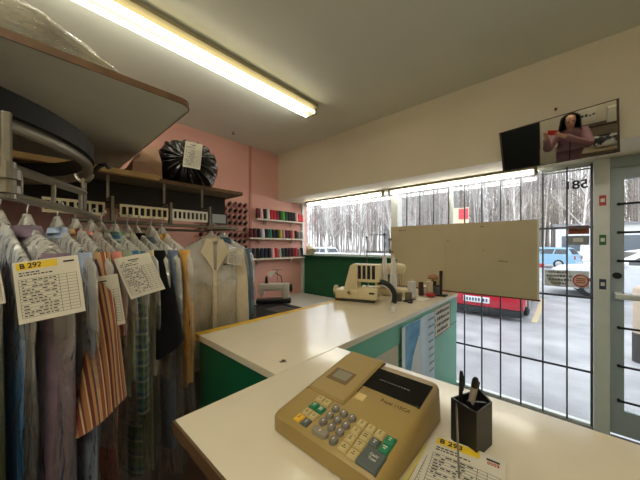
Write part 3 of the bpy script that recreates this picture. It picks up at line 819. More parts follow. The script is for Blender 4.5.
M_gs = mat('grey_thread', (112, 100, 86), .75)
for i, (x, y, lab) in enumerate(((-1.115, 2.30, 'grey brown spool lying near the drive belt, the one closer to it'), (-1.055, 2.38, 'grey brown spool farther from the drive belt, before the white cone'))):
    item('bobbin_spool', lab, 'spool', (x, y, z), [('thread', lath([(.016, .006), (.03, .0062), (.03, .066), (.016, .0662)], x, y), M_gs), ('flange', lath([(.034, 0), (.034, .006), (.012, .0065), (.012, .0665), (.034, .067), (.034, .072), (.004, .072)], x, y), mat('flange_brown', (96, 82, 66), .5))], 'grey bobbin spools')
single('paper_pile', MB().box(-1.03, -.93, 2.40, 2.56, z, z + .006, bev=.001, seg=1), M_paper, 'small pale papers lying flat on the counter past the grey spools', 'paper', (-.98, 2.48, z))
single('scissors', MB().tube([(-.99, 2.28, z + .006), (-1.02, 2.40, z + .006), (-1.035, 2.45, z + .0065)], [.006, .005, .001], 6).tube([(-1.03, 2.29, z + .012), (-1.015, 2.40, z + .011), (-1.0, 2.45, z + .0105)], [.006, .005, .001], 6)
       .tube([(-.99 + .02 * cos(a) - .0, 2.265 + .022 * sin(a), z + .006) for a in [2 * pi * k / 14 for k in range(15)]], .004, 6).tube([(-1.035 + .02 * cos(a), 2.275 + .022 * sin(a), z + .012) for a in [2 * pi * k / 14 for k in range(15)]], .004, 6),
       M_blackm, 'dark scissors lying on the counter beside the pale papers', 'scissors', (-1.01, 2.35, z))
item('thread_cone', 'tiny white thread cone alone near the front edge of the long counter', 'thread', (-.955, 1.87, z),
     [('thread', lath([(.012, .003), (.017, .004), (.011, .036), (.004, .038)], -.955, 1.87), M_white), ('core', lath([(.015, 0), (.015, .003), (.004, .0035), (.004, .042), (.002, .042)], -.955, 1.87), M_conecore)])

# ---------------------------------------------------------------- beige hardboard panel hung on the window bars
bp = thing('hardboard_panel', 'large beige hardboard panel standing before the barred window', 'panel', (-.88, 3.12, 1.052))
M_hb = mat('hardboard_beige', (196, 182, 148), .6, var=.05, vscale=3)
obj('board', MB().box(-1.605, -.955, 3.1, 3.115, 1.053, 1.79), M_hb, bp)
obj('board', MB().box(-.951, -.172, 3.1, 3.115, 1.053, 1.79), M_hb, bp)
obj('bottom_rail', MB().box(-1.605, -.15, 3.095, 3.118, 1.052, 1.066), mat('rail_brown', (130, 72, 44), .5), bp)
obj('side_strip', MB().box(-.172, -.158, 3.098, 3.116, 1.067, 1.79), mat('strip_white', (226, 220, 200), .5), bp)
mk = MB()
for x, zz, w in ((-1.50, 1.735, .05), (-1.44, 1.73, .03), (-.94, 1.60, .02), (-.62, 1.74, .03), (-.47, 1.40, .05), (-.42, 1.395, .03), (-.60, 1.50, .012)):
    mk.box(x, x + w, 3.0985, 3.1, zz, zz + .008)
obj('scuff_marks', mk, mat('scuff', (120, 104, 76), .7), bp)
for x in (-1.4, -.45):
    obj('hook', MB().tube([(x, 3.11, 1.78), (x, 3.12, 1.80), (x, 3.20, 1.805), (x, 3.2, 1.74)], .004, 8), M_steel, bp)

# ---------------------------------------------------------------- poster and notice on the counter front
po = thing('poster', 'blue and white wavy poster hanging on the green counter front', 'poster', (-.835, 2.07, .7))
def PG(a, b): return (-.8325 + .004 * sin(a * 9) * (1 - b), a, b)
def pg(name, fn, y0, y1, z0, z1, m, n=10, lift=0.0):
    mb = MB(); mb.grid(lambda u, v: (-.829 + lift + .006 * sin(fn(y0 + (y1 - y0) * u, z0 + (z1 - z0) * v)[0] * 22), fn(y0 + (y1 - y0) * u, z0 + (z1 - z0) * v)[0], fn(y0 + (y1 - y0) * u, z0 + (z1 - z0) * v)[1]), n, n)
    o = obj(name, mb, m, po); o.data.polygons.foreach_set('use_smooth', [True] * len(o.data.polygons)); return o
idn = lambda y, zz: (y, zz)
M_pb = mat('poster_pale', (206, 222, 232), .5); M_pw = mat('poster_white', (232, 236, 236), .5); M_pbl = mat('poster_blue', (64, 134, 190), .5, rgb2=(110, 176, 214), vscale=14)
pg('sheet', idn, 1.75, 2.385, .40, .985, M_pb)
pg('white_edge', idn, 1.752, 1.80, .40, .98, M_pw, lift=.0012)
def blue(y, zz):
    s = (y - 1.80) / .2; q = (zz - .40) / .585
    return (1.80 + (.05 + .22 * (1 - s * .0)) * s * (.75 + .25 * q) , zz)
pg('blue_field', blue, 1.80, 2.0, .40, .98, M_pbl, lift=.0016)
def swoosh(y, zz):
    s = (y - 1.95) / .17; q = (zz - .40) / .46
    return (1.88 + .16 * q ** 2 + s * (.26 * (1 - q * .95)), zz)
pg('white_shape', swoosh, 1.95, 2.12, .40, .86, M_pw, lift=.0026)
M_pp = mat('poster_print', (130, 156, 176), .6)
for r in range(8):
    ln = MB(); zz = .93 - r * .062; y = 2.24 + .004 * r
    while y < 2.36:
        w = rnd.uniform(.015, .035); ln.box(-.8225, -.8215, y, min(2.37, y + w), zz, zz + .018); y += w + .01
    obj('lettering', ln, M_pp, po)
no = thing('notice', 'white bordered notice with dark lines of lettering beside the blue poster', 'notice', (-.836, 2.63, .87))
obj('sheet', MB().box(-.836, -.8335, 2.40, 2.86, .735, 1.0), M_paper, no)
br = MB()
for a in ((2.405, 2.855, .74, .747), (2.405, 2.855, .988, .995), (2.405, 2.415, .747, .988), (2.845, 2.855, .747, .988)): br.box(-.8335, -.8325, *a)
obj('border', br, M_ink, no)
for r in range(4):
    ln = MB()
    zz = .935 - r * .055; y = 2.45 + (.03 if r else .0)
    y1_ = 2.82 - (.05 if r == 3 else 0)
    if r: obj('bullet', MB().box(-.8335, -.8326, 2.43, 2.44, zz, zz + .022), M_ink, no)
    while y < y1_:
        w = rnd.uniform(.018, .05); ln.box(-.8335, -.8326, y, min(y1_, y + w), zz, zz + rnd.uniform(.018, .028)); y += w + .012
    obj('lettering', ln, M_ink, no)

# ================================================================ HANGING RAILS, SHELVES AND GARMENTS
SC.cycles.transparent_max_bounces = 32
M_under = mat('grey_shelf_board', (226, 228, 218), .7, var=.05, vscale=3)
s1 = thing('storage_shelf', 'large grey board shelf with a worn wooden edge high above the garments', 'shelf', (-2.2, -.4, 2.15))
cr = .05
poly = [(-3.345, -1.4), (-1.195, -1.4), (-1.195, .49 - cr)] + [(-1.195 - cr + cr * cos(a), .49 - cr + cr * sin(a)) for a in [pi / 2 * k / 6 for k in range(1, 7)]] + [(-3.345, .49)]
obj('board', MB().prism(poly, 2.151, 2.175), M_under, s1)
mb = MB(); pts = poly[1:-1] + [(-3.3, .49)]
ri = []
for i, (a, b) in enumerate(pts):
    p0 = Vector(pts[max(i - 1, 0)]); p1 = Vector(pts[min(i + 1, len(pts) - 1)]); d = (p1 - p0).normalized(); nn = Vector((d.y, -d.x)) * .004
    ri.append([(a, b, 2.150), (a + nn.x, b + nn.y, 2.150), (a + nn.x, b + nn.y, 2.176), (a, b, 2.176)])
mb.rings(ri); obj('edge_strip', mb, M_wood, s1)
s2 = thing('storage_shelf', 'lower wooden shelf above the slotted rail carrying the black bag', 'shelf', (-2.5, .5, 1.926))
obj('board', MB().box(-3.345, -1.765, -1.2, 1.083, 1.928, 1.945), mat('grey_brown_board', (120, 108, 90), .7, var=.08), s2)
obj('edge_strip', MB().box(-1.766, -1.755, -1.2, 1.085, 1.924, 1.946).box(-3.3, -1.7665, 1.0835, 1.089, 1.924, 1.946), M_wood, s2)
obj('front_lip', MB().box(-1.753, -1.71, -.6, .52, 1.925, 1.953, bev=.004), mat('light_wood', (190, 156, 104), .55, var=.12, vscale=12), s2)
obj('shade_board', MB().box(-1.99, -1.97, -.6, 1.06, 1.80, 1.927), mat('under_shelf_shade', (40, 34, 30), .7), s2)  # added dark board standing in for the shade under the shelf
# clear-wrapped pile lying on the upper shelf
M_wrap = mat('wrapped_cloth', (92, 80, 54), .35, bump=1.0, bscale=14, rgb2=(166, 156, 126), vscale=9)
def pile(u, v):
    y = -1.2 + 1.56 * u; k = pi * v
    h = .185 * min(1, (1 - u) / .22) ** .8 * (1 + .12 * noise.noise(Vector((u * 9, v * 4, 1))))
    w = .33
    x = -1.53 + w * cos(k) * (1 if u < .8 else 1 - .3 * (u - .8) / .2)
    zz = 2.179 + h * sin(k) ** .55 + .012 * noise.noise(Vector((u * 40, v * 14, 3))) * sin(k)
    return (x, y, max(zz, 2.1785))
mb = MB(); mb.grid(pile, 70, 26)
pl_ = thing('wrapped_bundle', 'clear-wrapped olive bundle lying along the top of the high grey shelf', 'bundle', (-1.5, -.4, 2.178))
obj('cloth', mb, M_wrap, pl_, smooth=True)
def pile2(u, v):
    p = Vector(pile(u, v)); c = Vector((-1.53, p.y, 2.179)); d = p - c
    q_ = p + d.normalized() * .008 + Vector((0, 0, .006 * noise.noise(p * 25))); q_.z = max(q_.z, 2.1775); return q_
mb = MB(); mb.grid(pile2, 70, 26)
M_film = clear('plastic_wrap', (230, 226, 212), .96, .12, bump=1.0, bscale=9, body=.10, stretch=(2.4, .8, 2.4), sheen=.06, bdist=.06)
obj('plastic_wrap', mb, M_film, pl_, smooth=True)

# garment conveyor: round end of the track with its drop arms
M_track = mat('track_black', (34, 36, 38), .45, .5)
M_dull = mat('dull_steel', (138, 132, 120), .38, .75, var=.15, vscale=20)
cv = thing('garment_conveyor', 'round black garment conveyor track with steel arms hanging under the grey shelf', 'conveyor', (-1.4, -.36, 1.86))
cc = (-1.4, -.36)
def ringp(r, zz, a0=-140, a1=220, n=64): return [(cc[0] + r * cos(radians(a0 + (a1 - a0) * k / n)), cc[1] + r * sin(radians(a0 + (a1 - a0) * k / n)), zz) for k in range(n + 1)]
mb = MB(); R0 = .545
A = [radians(-180 + 360 * k / 72) for k in range(72)]
sec = [(R0 - .02, 1.862), (R0, 1.862), (R0, 1.919), (R0 - .02, 1.919)]
rr_ = [[mb.bm.verts.new((cc[0] + r * cos(a), cc[1] + r * sin(a), zz)) for r, zz in sec] for a in A]
for i in range(72):
    p, q = rr_[i], rr_[(i + 1) % 72]
    for k in range(4): mb.bm.faces.new((p[k], q[k], q[(k + 1) % 4], p[(k + 1) % 4]))
soft(obj('track', mb, M_track, cv), 40)
mb = MB(); rr_ = [[mb.bm.verts.new((cc[0] + (R0 - .018 + .016 * cos(t)) * cos(a), cc[1] + (R0 - .018 + .016 * cos(t)) * sin(a), 1.842 + .016 * sin(t))) for t in [2 * pi * k / 10 for k in range(10)]] for a in A]
for i in range(72):
    p, q = rr_[i], rr_[(i + 1) % 72]
    for k in range(10): mb.bm.faces.new((p[k], q[k], q[(k + 1) % 10], p[(k + 1) % 10]))
obj('guide_tube', mb, M_dull, cv, smooth=True)
obj('drop_arm', MB().box(-.962, -.950, -.037, -.019, 1.742, 1.862, bev=.004).cyl((-.956, -.028, 1.745), (-.956, -.028, 1.66), .016), M_dull, cv)
obj('drop_collar', MB().cyl((-.956, -.028, 1.728), (-.956, -.028, 1.705), .024).cyl((-.956, -.028, 1.69), (-.956, -.028, 1.672), .024), M_dull, cv)
obj('flat_bar', MB().tube([(-.955, -.028, 1.735), (-1.27, .143, 1.741)], .012, 4), M_dull, cv)
for f in (.12, .5, .93):
    p = Vector((-.955, -.028, 1.735)).lerp(Vector((-1.27, .143, 1.741)), f)
    obj('spacer_rod', MB().cyl(p + Vector((0, 0, -.008)), (p.x, p.y, 1.672), .0055), M_dull, cv)
obj('hook_tube', MB().tube([(-.93, -.06, 1.668), (-.955, -.028, 1.668), (-1.27, .143, 1.668), (-1.45, .20, 1.668), (-1.62, .24, 1.67)], .011, 10), M_dull, cv)
b = MB().tube([(-1.27 + .0 * k, .143, 1.74) for k in range(2)] and [(-1.27, .143, 1.66), (-1.27, .143, 1.79)], .008, 8)
lp = [Vector((-1.27, .143, 1.81)) + Vector((.03 * cos(a) * .74, .03 * cos(a) * .67, .03 * sin(a))) for a in [pi * .95 * k / 12 + pi * 1.02 for k in range(13)]]
b.tube(lp, .006, 8); obj('swivel_loop', b, M_dull, cv)
obj('end_hook', MB().tube([(-1.345, .18, 1.84), (-1.34, .20, 1.865), (-1.33, .215, 1.87), (-1.325, .225, 1.855)], .008, 8), M_track, cv)
obj('support_post', MB().cyl((-1.4, -.86, 1.925), (-1.4, -.86, 2.15), .015).cyl((-1.85, -.0, 1.92), (-1.85, -.0, 1.927), .01), M_dull, cv)

# slotted number rail carried on along the wall side
rl = thing('slotted_rail', 'straight steel rail of slotted number strips under the lower wooden shelf', 'rail', (-1.68, .5, 1.7))
M_strip = mat('strip_ivory', (214, 200, 164), .45, var=.05); M_stripw = mat('strip_white2', (224, 220, 208), .4)
obj('tube', MB().cyl((-1.685, .14, 1.672), (-1.685, 1.0, 1.672), .010), M_dull, rl)
for (y0_, y1_, n, m) in ((.05, .265, 8, M_strip), (.325, .55, 8, M_strip), (.572, .778, 8, M_stripw)):
    mb = MB().box(-1.672, -1.664, y0_, y1_, 1.752, 1.764).box(-1.672, -1.664, y0_, y1_, 1.698, 1.712)
    for k in range(n + 1):
        yy = y0_ + (y1_ - y0_ - .008) * k / n
        mb.box(-1.6719, -1.6641, yy, yy + .009, 1.71, 1.754)
    obj('number_strip', mb, m, rl)
    obj('slot_shade', MB().box(-1.690, -1.6885, y0_, y1_, 1.700, 1.762), mat('strip_shadow', (44, 38, 34), .7), rl)  # dark sheet that paints the shade seen through the slots
for yy in (.29, .56, .79):
    obj('bracket', MB().box(-1.70, -1.664, yy, yy + .012, 1.67, 1.80).box(-1.79, -1.69, yy, yy + .012, 1.79, 1.8).box(-1.79, -1.78, yy, yy + .012, 1.80, 1.9265), M_dull, rl)

M_wire = mat('hanger_wire', (206, 204, 198), .35, .3)
M_cover = clear('garment_bag', (228, 224, 212), .99, .13, bump=1.0, bscale=6, body=.13, stretch=(2.2, 2.2, .55), zgrad=(-.42, -.02, .10, .62), sheen=.10, bdist=.08)
M_cover2 = clear('garment_bag_shoulder', (224, 218, 200), .96, .18, bump=1.0, bscale=7, body=.60, stretch=(1.6, 1.6, .8))

def garment(name, label, cat, hook, yaw, W, L, m, depth=.03, sleeve=.5, sm=None, seed=0, sl_r=(.035, .05, .05), cover=True, group='bagged garments on the rail', collar=True, flare=1.0, sl_bot=None, free=False, sl_out=0.0):
    t = thing(name, label, cat, hook, group, yaw)
    r = random.Random(seed); ph = [r.uniform(0, 6.28) for _ in range(6)]
    def lo(n, mb, mm, par=t, s=True): return obj(n, mb, mm, par, local=True, smooth=s)
    # hanger: hook and shoulders
    hk = [(0.0, 0, -.06), (0, 0, -.02), (.0, .004, .0)] + [(.016 - .016 * cos(a), .004, .016 * sin(a)) for a in [pi * k / 8 for k in range(9)]]
    hp_ = [(x, y, zz + .004) for x, y, zz in hk]
    lo('hanger', MB().tube(hp_, .0022, 6).tube([(-W + .03, 0, -.155), (0, 0, -.06), (W - .03, 0, -.155)], .004, 6), M_wire)
    N = 44
    zs = [-.085, -.10, -.115, -.145, -.175, -.20, -.24] + [-.24 - (L - .24) * k / 16 for k in range(1, 17)]
    hw = [.05, .062, .085, W * .62, W * .90, W * .98, W] + [W * (1 + (flare - 1) * k / 16 - .04 * sin(pi * k / 16)) for k in range(1, 17)]
    def cross(a, b, zz, i):
        f = min(1, max(0, (-zz - .15) / .35)); out = []
        for k in range(N):
            th = 2 * pi * k / N; c_, s_ = cos(th), sin(th)
            x = a * (abs(c_) ** .75) * (1 if c_ >= 0 else -1); y = b * (abs(s_) ** .8) * (1 if s_ >= 0 else -1)
            rip = 1 - f * (.22 + .12 * sin(x * 60 + ph[0]) + .10 * sin(x * 33 + ph[1] + zz * 3))
            y *= rip; x += f * .006 * sin(th * 5 + ph[2] + zz * 6)
            out.append((x, y + .003 * f * sin(x * 45 + zz * 2), zz + .006 * sin(x * 30 + ph[4]) * (1 if i == len(zs) - 1 else 0)))
        return out
    dp = [min(.022, depth), min(.024, depth), min(.026, depth)] + [depth * .8, depth * .95, depth, depth] + [depth] * 16
    mb = MB(); mb.rings([cross(a, b, zz, i) for i, (a, b, zz) in enumerate(zip(hw, dp, zs))], True, (False, False))
    lo('body', mb, m)
    if sleeve:
        for sgn in (1, -1):
            n = 10; rings = []
            for k in range(n + 1):
                q = k / n; zz = -.165 - sleeve * q
                if k == 0: zz += .012
                cx = sgn * (W - .028 + sl_out * q + .022 * sin(min(1, q * 2) * pi / 2) + .012 * q)
                rx = sl_r[0] * (1 - .25 * q); ry = sl_r[1] + (sl_r[2] - sl_r[1]) * q
                if not free: ry = min(ry, depth * .96)
                ring = []
                for j in range(20):
                    th = 2 * pi * j / 20
                    ring.append((cx + rx * cos(th) * (1 + .12 * sin(3 * th + ph[1] + q * 4)), ry * sin(th) * (.94 + .06 * sin(4 * th + q * 3)) - (.0 if sl_bot is None else sl_bot * q) , zz + (.4 * ry * sin(th) * q * (1 if free else 0))))
                rings.append(ring)
            mb = MB(); mb.rings(rings, True, (True, False)); lo('sleeve', mb, sm or m)
    if collar:
        ring = []
        for k in range(21):
            th = radians(-200 + 220 * k / 20 + 0)
            c_ = cos(2 * pi * k / 20); s_ = sin(2 * pi * k / 20)
            ring.append([(c_ * .052, s_ * .024, -.088), (c_ * .056, s_ * min(.028, depth), -.068), (c_ * .074, s_ * min(.040, depth * 1.1), -.105)])
        mb = MB()
        for p, q in zip(ring, ring[1:]):
            mb.face([p[0], q[0], q[1], p[1]]); mb.face([p[1], q[1], q[2], p[2]])
        bmesh.ops.remove_doubles(mb.bm, verts=mb.bm.verts[:], dist=1e-5)
        lo('collar', mb, m)
    if cover:
        def cov(zlist, wl, dl):
            rg = []
            for a, b, zz in zip(wl, dl, zlist):
                ring = []
                for k in range(56):
                    th = 2 * pi * k / 56; c_, s_ = cos(th), sin(th)
                    p = Vector((a * (abs(c_) ** .8) * (1 if c_ >= 0 else -1), b * (abs(s_) ** .8) * (1 if s_ >= 0 else -1), zz))
                    nz = noise.noise(Vector((p.x * 9 + seed * 3.1, p.y * 18, p.z * 6))) + .6 * noise.noise(Vector((p.x * 24, p.y * 30 + seed, p.z * 9)))
                    p.x += c_ * nz * min(.012, a * .3); p.y += s_ * nz * min(.003, a * .1)
                    ring.append(p)
                rg.append(ring)
            return MB().rings(rg, True, (False, False))
        zt = [-.03, -.045, -.07, -.10, -.13, -.16, -.20, -.27, -.34]
        SH = (zt, [.012, .022, .05, W * .42, W * .72, W * .97, W + .03, W + .042, W + .045], [.008, .010, .014, .016, depth, depth + .003, depth + .004, depth + .0045, depth + .0045])
        zb = [-.34 - (L + .10 - .34) * k / 20 for k in range(21)]
        lo('garment_bag', cov(SH[0] + zb[1:], SH[1] + [W + .045 + .01 * k / 20 for k in range(1, 21)], SH[2] + [depth + .0045] * 20), M_cover)
    return t
def hk(E, yaw, W): return (E[0] - (W + .03) * cos(yaw), E[1] - (W + .03) * sin(yaw), 1.682)
M_c = lambda n, c, v=.12: mat(n, c, .85, spec=.2, var=v, vscale=30, bump=.15, bscale=200)
M_stripe = striped('orange_stripes', [(0, (176, 122, 84)), (.16, (214, 184, 140)), (.22, (112, 62, 60)), (.36, (196, 144, 92)), (.48, (104, 76, 92)), (.56, (206, 166, 118)), (.70, (158, 92, 74)), (.86, (222, 200, 160)), (.92, (128, 78, 66))], 19, 'Y')
M_plaid = striped('green_plaid', [(0, (84, 126, 98)), (.3, (206, 214, 184)), (.42, (72, 112, 144)), (.7, (150, 176, 146)), (.85, (60, 90, 76))], 24, 'Y',
                  ([(0, (96, 138, 112)), (.35, (216, 220, 190)), (.5, (76, 120, 156)), (.75, (144, 168, 132))], 15, 'Z'))
GS = [
    ('bagged_coat', 'dark olive coat under clear plastic at the near end of the rail', 'coat', (-1.00, -.085), 0, .22, 1.15, M_c('olive_cloth', (96, 102, 66)), dict(sleeve=.78)),
    ('bagged_trousers', 'bright blue garment showing as a narrow edge beside the dark olive coat', 'garment', (-.985, .0), 3, .17, 1.10, M_c('blue_cloth', (40, 160, 250)), dict(sleeve=0, depth=.016, collar=False, flare=.92)),
    ('bagged_jacket', 'dark plum grey jacket behind the ticket with the yellow number strip', 'jacket', (-1.03, .055), 6, .21, 1.12, M_c('plum_grey_cloth', (136, 116, 130)), dict(sleeve=.78, sl_r=(.04, .045, .05))),
    ('bagged_shirt', 'pale blue grey shirt between the plum grey jacket and the striped shirt', 'shirt', (-1.075, .105), 8, .20, 1.0, M_c('blue_grey_cloth', (176, 192, 216)), dict(sleeve=.72, depth=.02, sl_r=(.03, .026, .03))),
    ('striped_shirt', 'orange and maroon striped shirt with a wide hanging sleeve', 'shirt', (-1.105, .155), 10, .20, .72, M_stripe, dict(sleeve=.50, sl_r=(.034, .02, .074), free=True, sl_bot=.06, sl_out=.085)),
    ('bagged_dress', 'salmon pink garment showing below the striped sleeve', 'dress', (-1.155, .20), 10, .19, 1.12, M_c('salmon_cloth', (232, 152, 134)), dict(sleeve=.3, depth=.018)),
    ('bagged_shirt', 'grey green shirt behind the striped shirt', 'shirt', (-1.21, .245), 10, .20, .74, M_c('grey_green_cloth', (158, 166, 138)), dict(sleeve=.5, depth=.02)),
    ('plaid_shirt', 'green and blue plaid shirt hanging low under the black garment', 'shirt', (-1.255, .285), 10, .19, 1.12, M_plaid, dict(sleeve=.68, depth=.022, sl_r=(.035, .035, .045))),
    ('bagged_shirt', 'long beige garment beside the plaid shirt', 'shirt', (-1.30, .325), 10, .19, 1.15, M_c('beige_cloth', (214, 200, 168)), dict(sleeve=.55, depth=.018, sl_r=(.03, .028, .03))),
    ('bagged_jacket', 'black jacket with a flared hem before the slate blue trousers', 'jacket', (-1.31, .37), 12, .20, .66, M_c('black_cloth', (20, 20, 22)), dict(sleeve=.44, sl_r=(.035, .02, .07), free=True, sl_out=.06, sl_bot=.01)),
    ('bagged_trousers', 'slate blue grey trousers in creased plastic before the tan coat', 'trousers', (-1.375, .43), 12, .19, 1.14, M_c('slate_cloth', (112, 124, 146)), dict(sleeve=.3, depth=.024, collar=False)),
    ('bagged_coat', 'golden tan coat at the counter end of the rail', 'coat', (-1.385, .505), 10, .20, .86, M_c('tan_cloth', (214, 160, 80)), dict(sleeve=.66, sl_r=(.035, .028, .034), depth=.024)),
]
GM = []
DEP = [.030, .015, .034, .016, .018, .012, .013, .024, .012, .020, .022, .020]
YAW = radians(18)
EX = [(-.12, -1.0), (0, -1.01), (.06, -1.03), (.15, -1.09), (.24, -1.2), (.33, -1.30), (.43, -1.375), (.56, -1.40)]
def ex(y):
    for (a, b), (c_, d) in zip(EX, EX[1:]):
        if y <= c_: return b + (d - b) * (y - a) / (c_ - a)
    return EX[-1][1]
pos = -.090
for i, (nm, lab, cat, E_, a, W, L_, m, kw) in enumerate(GS):
    kw = dict(kw); kw['depth'] = DEP[i]; step = DEP[i] + .0092
    pos += step; x_ = ex(pos)
    GM.append(garment(nm, lab, cat, hk((x_, pos), YAW, W), YAW, W, L_, m, seed=i + 1, **kw)); pos += step
def slip(parent, TL, TR, BL, num, seed):
    TL, TR, BL = Vector(TL), Vector(TR), Vector(BL)
    ux = TR - TL; uy = TL - BL
    return ticket_part('order_ticket', parent, BL, ux, uy, ux.length, uy.length, num, seed=seed)
slip(GM[2], (-0.990, -0.034, 1.505), (-0.953, 0.081, 1.524), (-0.954, -0.007, 1.363), 'B 292', 21)
slip(GM[0], (-0.987, -0.085, 1.501), (-0.955, -0.029, 1.513), (-0.984, -0.082, 1.407), None, 22)
slip(GM[6], (-1.164, 0.146, 1.444), (-1.136, 0.225, 1.456), (-1.151, 0.157, 1.271), None, 23)
slip(GM[8], (-1.210, 0.186, 1.493), (-1.239, 0.308, 1.514), (-1.160, 0.258, 1.355), None, 24)

# off-white jacket facing the room at the end of the rail
M_off = mat('offwhite_cloth', (206, 192, 164), .85, spec=.2, var=.06, vscale=20, bump=.15, bscale=150)
jk = garment('bagged_jacket', 'off-white collared jacket in plastic facing the room at the end of the rail', 'jacket', (-1.745, .84, 1.682), radians(90), .215, .84, M_off, depth=.036, sleeve=.52, seed=31, sl_r=(.052, .04, .045), sl_bot=.035, free=True, group='bagged garments on the rail', collar=True)
def jl(n, mb, m): return obj(n, mb, m, jk, local=True)
for s_ in (-1, 1):
    mb = MB(); mb.rings([[(s_ * .01, -.052, -.30), (s_ * .015, -.05, -.10), (s_ * .055, -.046, -.085), (s_ * .095, -.052, -.17), (s_ * .062, -.056, -.215)],
                         [(s_ * .01, -.058, -.30), (s_ * .015, -.056, -.10), (s_ * .055, -.052, -.085), (s_ * .095, -.058, -.17), (s_ * .062, -.062, -.215)]])
    jl('lapel', mb, mat('offwhite_lapel', (220, 206, 176), .8))
jl('front_placket', MB().box(-.014, .014, -.055, -.040, -.80, -.29, bev=.003), M_off)
for k in range(4): jl('button', MB().tube([(0, -.055, -.38 - .11 * k), (0, -.059, -.38 - .11 * k)], .008, 12), M_cream)
mb = MB(); x = .06
while x < .15:
    w = rnd.uniform(.006, .014); mb.box(x, x + w, -.053, -.0505, -.262, -.250); x += w + .004
jl('chest_lettering', mb, M_ink)
slip(jk, (-1.665, .905, 1.53), (-1.66, 1.01, 1.515), (-1.66, .905, 1.43), None, 25)
bl = garment('bagged_shirt', 'blue grey shirt in plastic behind the off-white jacket', 'shirt', (-1.86, .98, 1.682), radians(80), .21, .74, M_c('dusty_blue_cloth', (96, 118, 140)), depth=.03, sleeve=.5, seed=37)
bt = garment('bagged_shirt', 'dark grey shirt hanging deep behind the slotted rail', 'shirt', (-2.15, .55, 1.66), radians(60), .21, .8, M_c('dark_grey_cloth', (58, 58, 62)), depth=.03, sleeve=.5, seed=41)
obj('rear_tube', MB().cyl((-1.70, .98, 1.670), (-2.2, .98, 1.670), .009).cyl((-2.15, .98, 1.670), (-2.15, .50, 1.668), .009), M_dull, rl)

# black bag of clothes on the lower shelf
bgc = Vector((-2.08, .815, 2.135))
M_bin = mat('black_film', (20, 20, 20), .16, var=.2, vscale=10, bump=.35, bscale=25)
bag = thing('garbage_bag', 'black plastic bag gathered in folds, lying on the lower wooden shelf', 'bag', (-2.08, .815, 1.946))
kd = Vector((.86, -.36, .10)).normalized(); ku = Vector((0, 0, 1)); kr = kd.cross(ku).normalized(); ku = kr.cross(kd)
def bagp(u, v):
    th = pi * u; a = 2 * pi * v
    pl = sin(th) ** .9
    rid = (.07 * sin(a * 17 + 1.5 * noise.noise(Vector((u * 3, cos(a) * 2, sin(a) * 2)))) + .05 * sin(a * 29 + 2)) * max(0, 1 - abs(th - .55) / 1.1) + .08 * noise.noise(Vector((cos(a) * 2.2, sin(a) * 2.2, u * 4)))
    r = .205 * (1 + rid * min(1, pl * 1.5))
    d = kd * cos(th) * .82 + (kr * cos(a) + ku * sin(a)) * pl
    p = bgc + Vector((d.x * r, d.y * r * 1.06, d.z * r * .95))
    if u < .06: p += kd * .03 * (1 - u / .06)
    p.z = max(p.z, 1.947)
    return p
mb = MB(); mb.grid(bagp, 40, 110); bmesh.ops.remove_doubles(mb.bm, verts=mb.bm.verts[:], dist=1e-4)
obj('sack', mb, M_bin, bag, smooth=True)
mb = MB().tube([bgc + kd * .15, bgc + kd * .175, bgc + kd * .185, bgc + kd * .20 + ku * .01], [.03, .014, .022, .03], 14)
obj('knot', mb, M_bin, bag, smooth=True)
tc_ = bgc + kd * .245
slip(bag, tc_ + kr * .07 + ku * .085, tc_ - kr * .035 + ku * .075, tc_ + kr * .02 - ku * .09, None, 26)
# brown paper parcel beside it
mb = MB()
mb.rings([[(-2.30, .60, 1.946), (-1.99, .60, 1.946), (-1.99, .74, 1.946), (-2.30, .74, 1.946)],
          [(-2.29, .59, 2.03), (-1.98, .60, 2.06), (-1.985, .745, 2.09), (-2.29, .74, 2.05)],
          [(-2.26, .62, 2.05), (-2.02, .61, 2.10), (-2.0, .71, 2.19), (-2.27, .72, 2.17)]])
bmesh.ops.subdivide_edges(mb.bm, edges=mb.bm.edges[:], cuts=3, use_grid_fill=True)
for v in mb.bm.verts:
    v.co = Vector((-2.14 + (v.co.x + 2.14) * 1.1, .66 + (v.co.y - .66) * 1.2, 1.946 + (v.co.z - 1.946) * 1.12)); v.co += Vector((-.02, -.135, 0)); v.co += noise.noise_vector(v.co * 14) * .014; v.co.z = max(v.co.z, 1.9465)
o = obj('paper_parcel', mb, mat('kraft_paper', (176, 142, 112), .7, bump=.4, bscale=30, rgb2=(196, 150, 132), vscale=9), None, loc=(-2.15, .54, 1.946)); soft(o, 25)
tagit(o, 'crumpled brown paper parcel leaning beside the black bag on the lower shelf', 'parcel')

# ================================================================ TILTED MIRROR AND WHAT IT SHOWS
mn = Vector((0.02395, -0.95230, -0.30424)).normalized()
TL, TR, BR, BL = (Vector(p) for p in ((-.383, 2.574, 2.462), (.268, 2.577, 2.505), (.283, 2.681, 2.18), (-.369, 2.669, 2.164)))
mr = thing('wall_mirror', 'wide thin-framed mirror tilted forward above the barred window', 'mirror', (-.05, 2.69, 2.16))
def onm(p, off): return p + mn * off
mcen = (TL + TR + BR + BL) / 4
def shrink(p, d): 
    v = p - mcen; return p - v.normalized() * d
mb = MB(); q = [TL, TR, BR, BL]
mb.rings([[onm(p, -.014) for p in q], [onm(p, -.001) for p in q]])
obj('backing', mb, M_black, mr)
gm = bpy.data.materials.new('mirror_glass'); gm.use_nodes = True
b = gm.node_tree.nodes['Principled BSDF']; b.inputs['Metallic'].default_value = 1; b.inputs['Roughness'].default_value = .02; b.inputs['Base Color'].default_value = (.62, .62, .60, 1)
mb = MB(); mb.face([onm(shrink(p, .012), .0005) for p in (BL, BR, TR, TL)]); obj('mirror_glass', mb, gm, mr)
fr = MB()
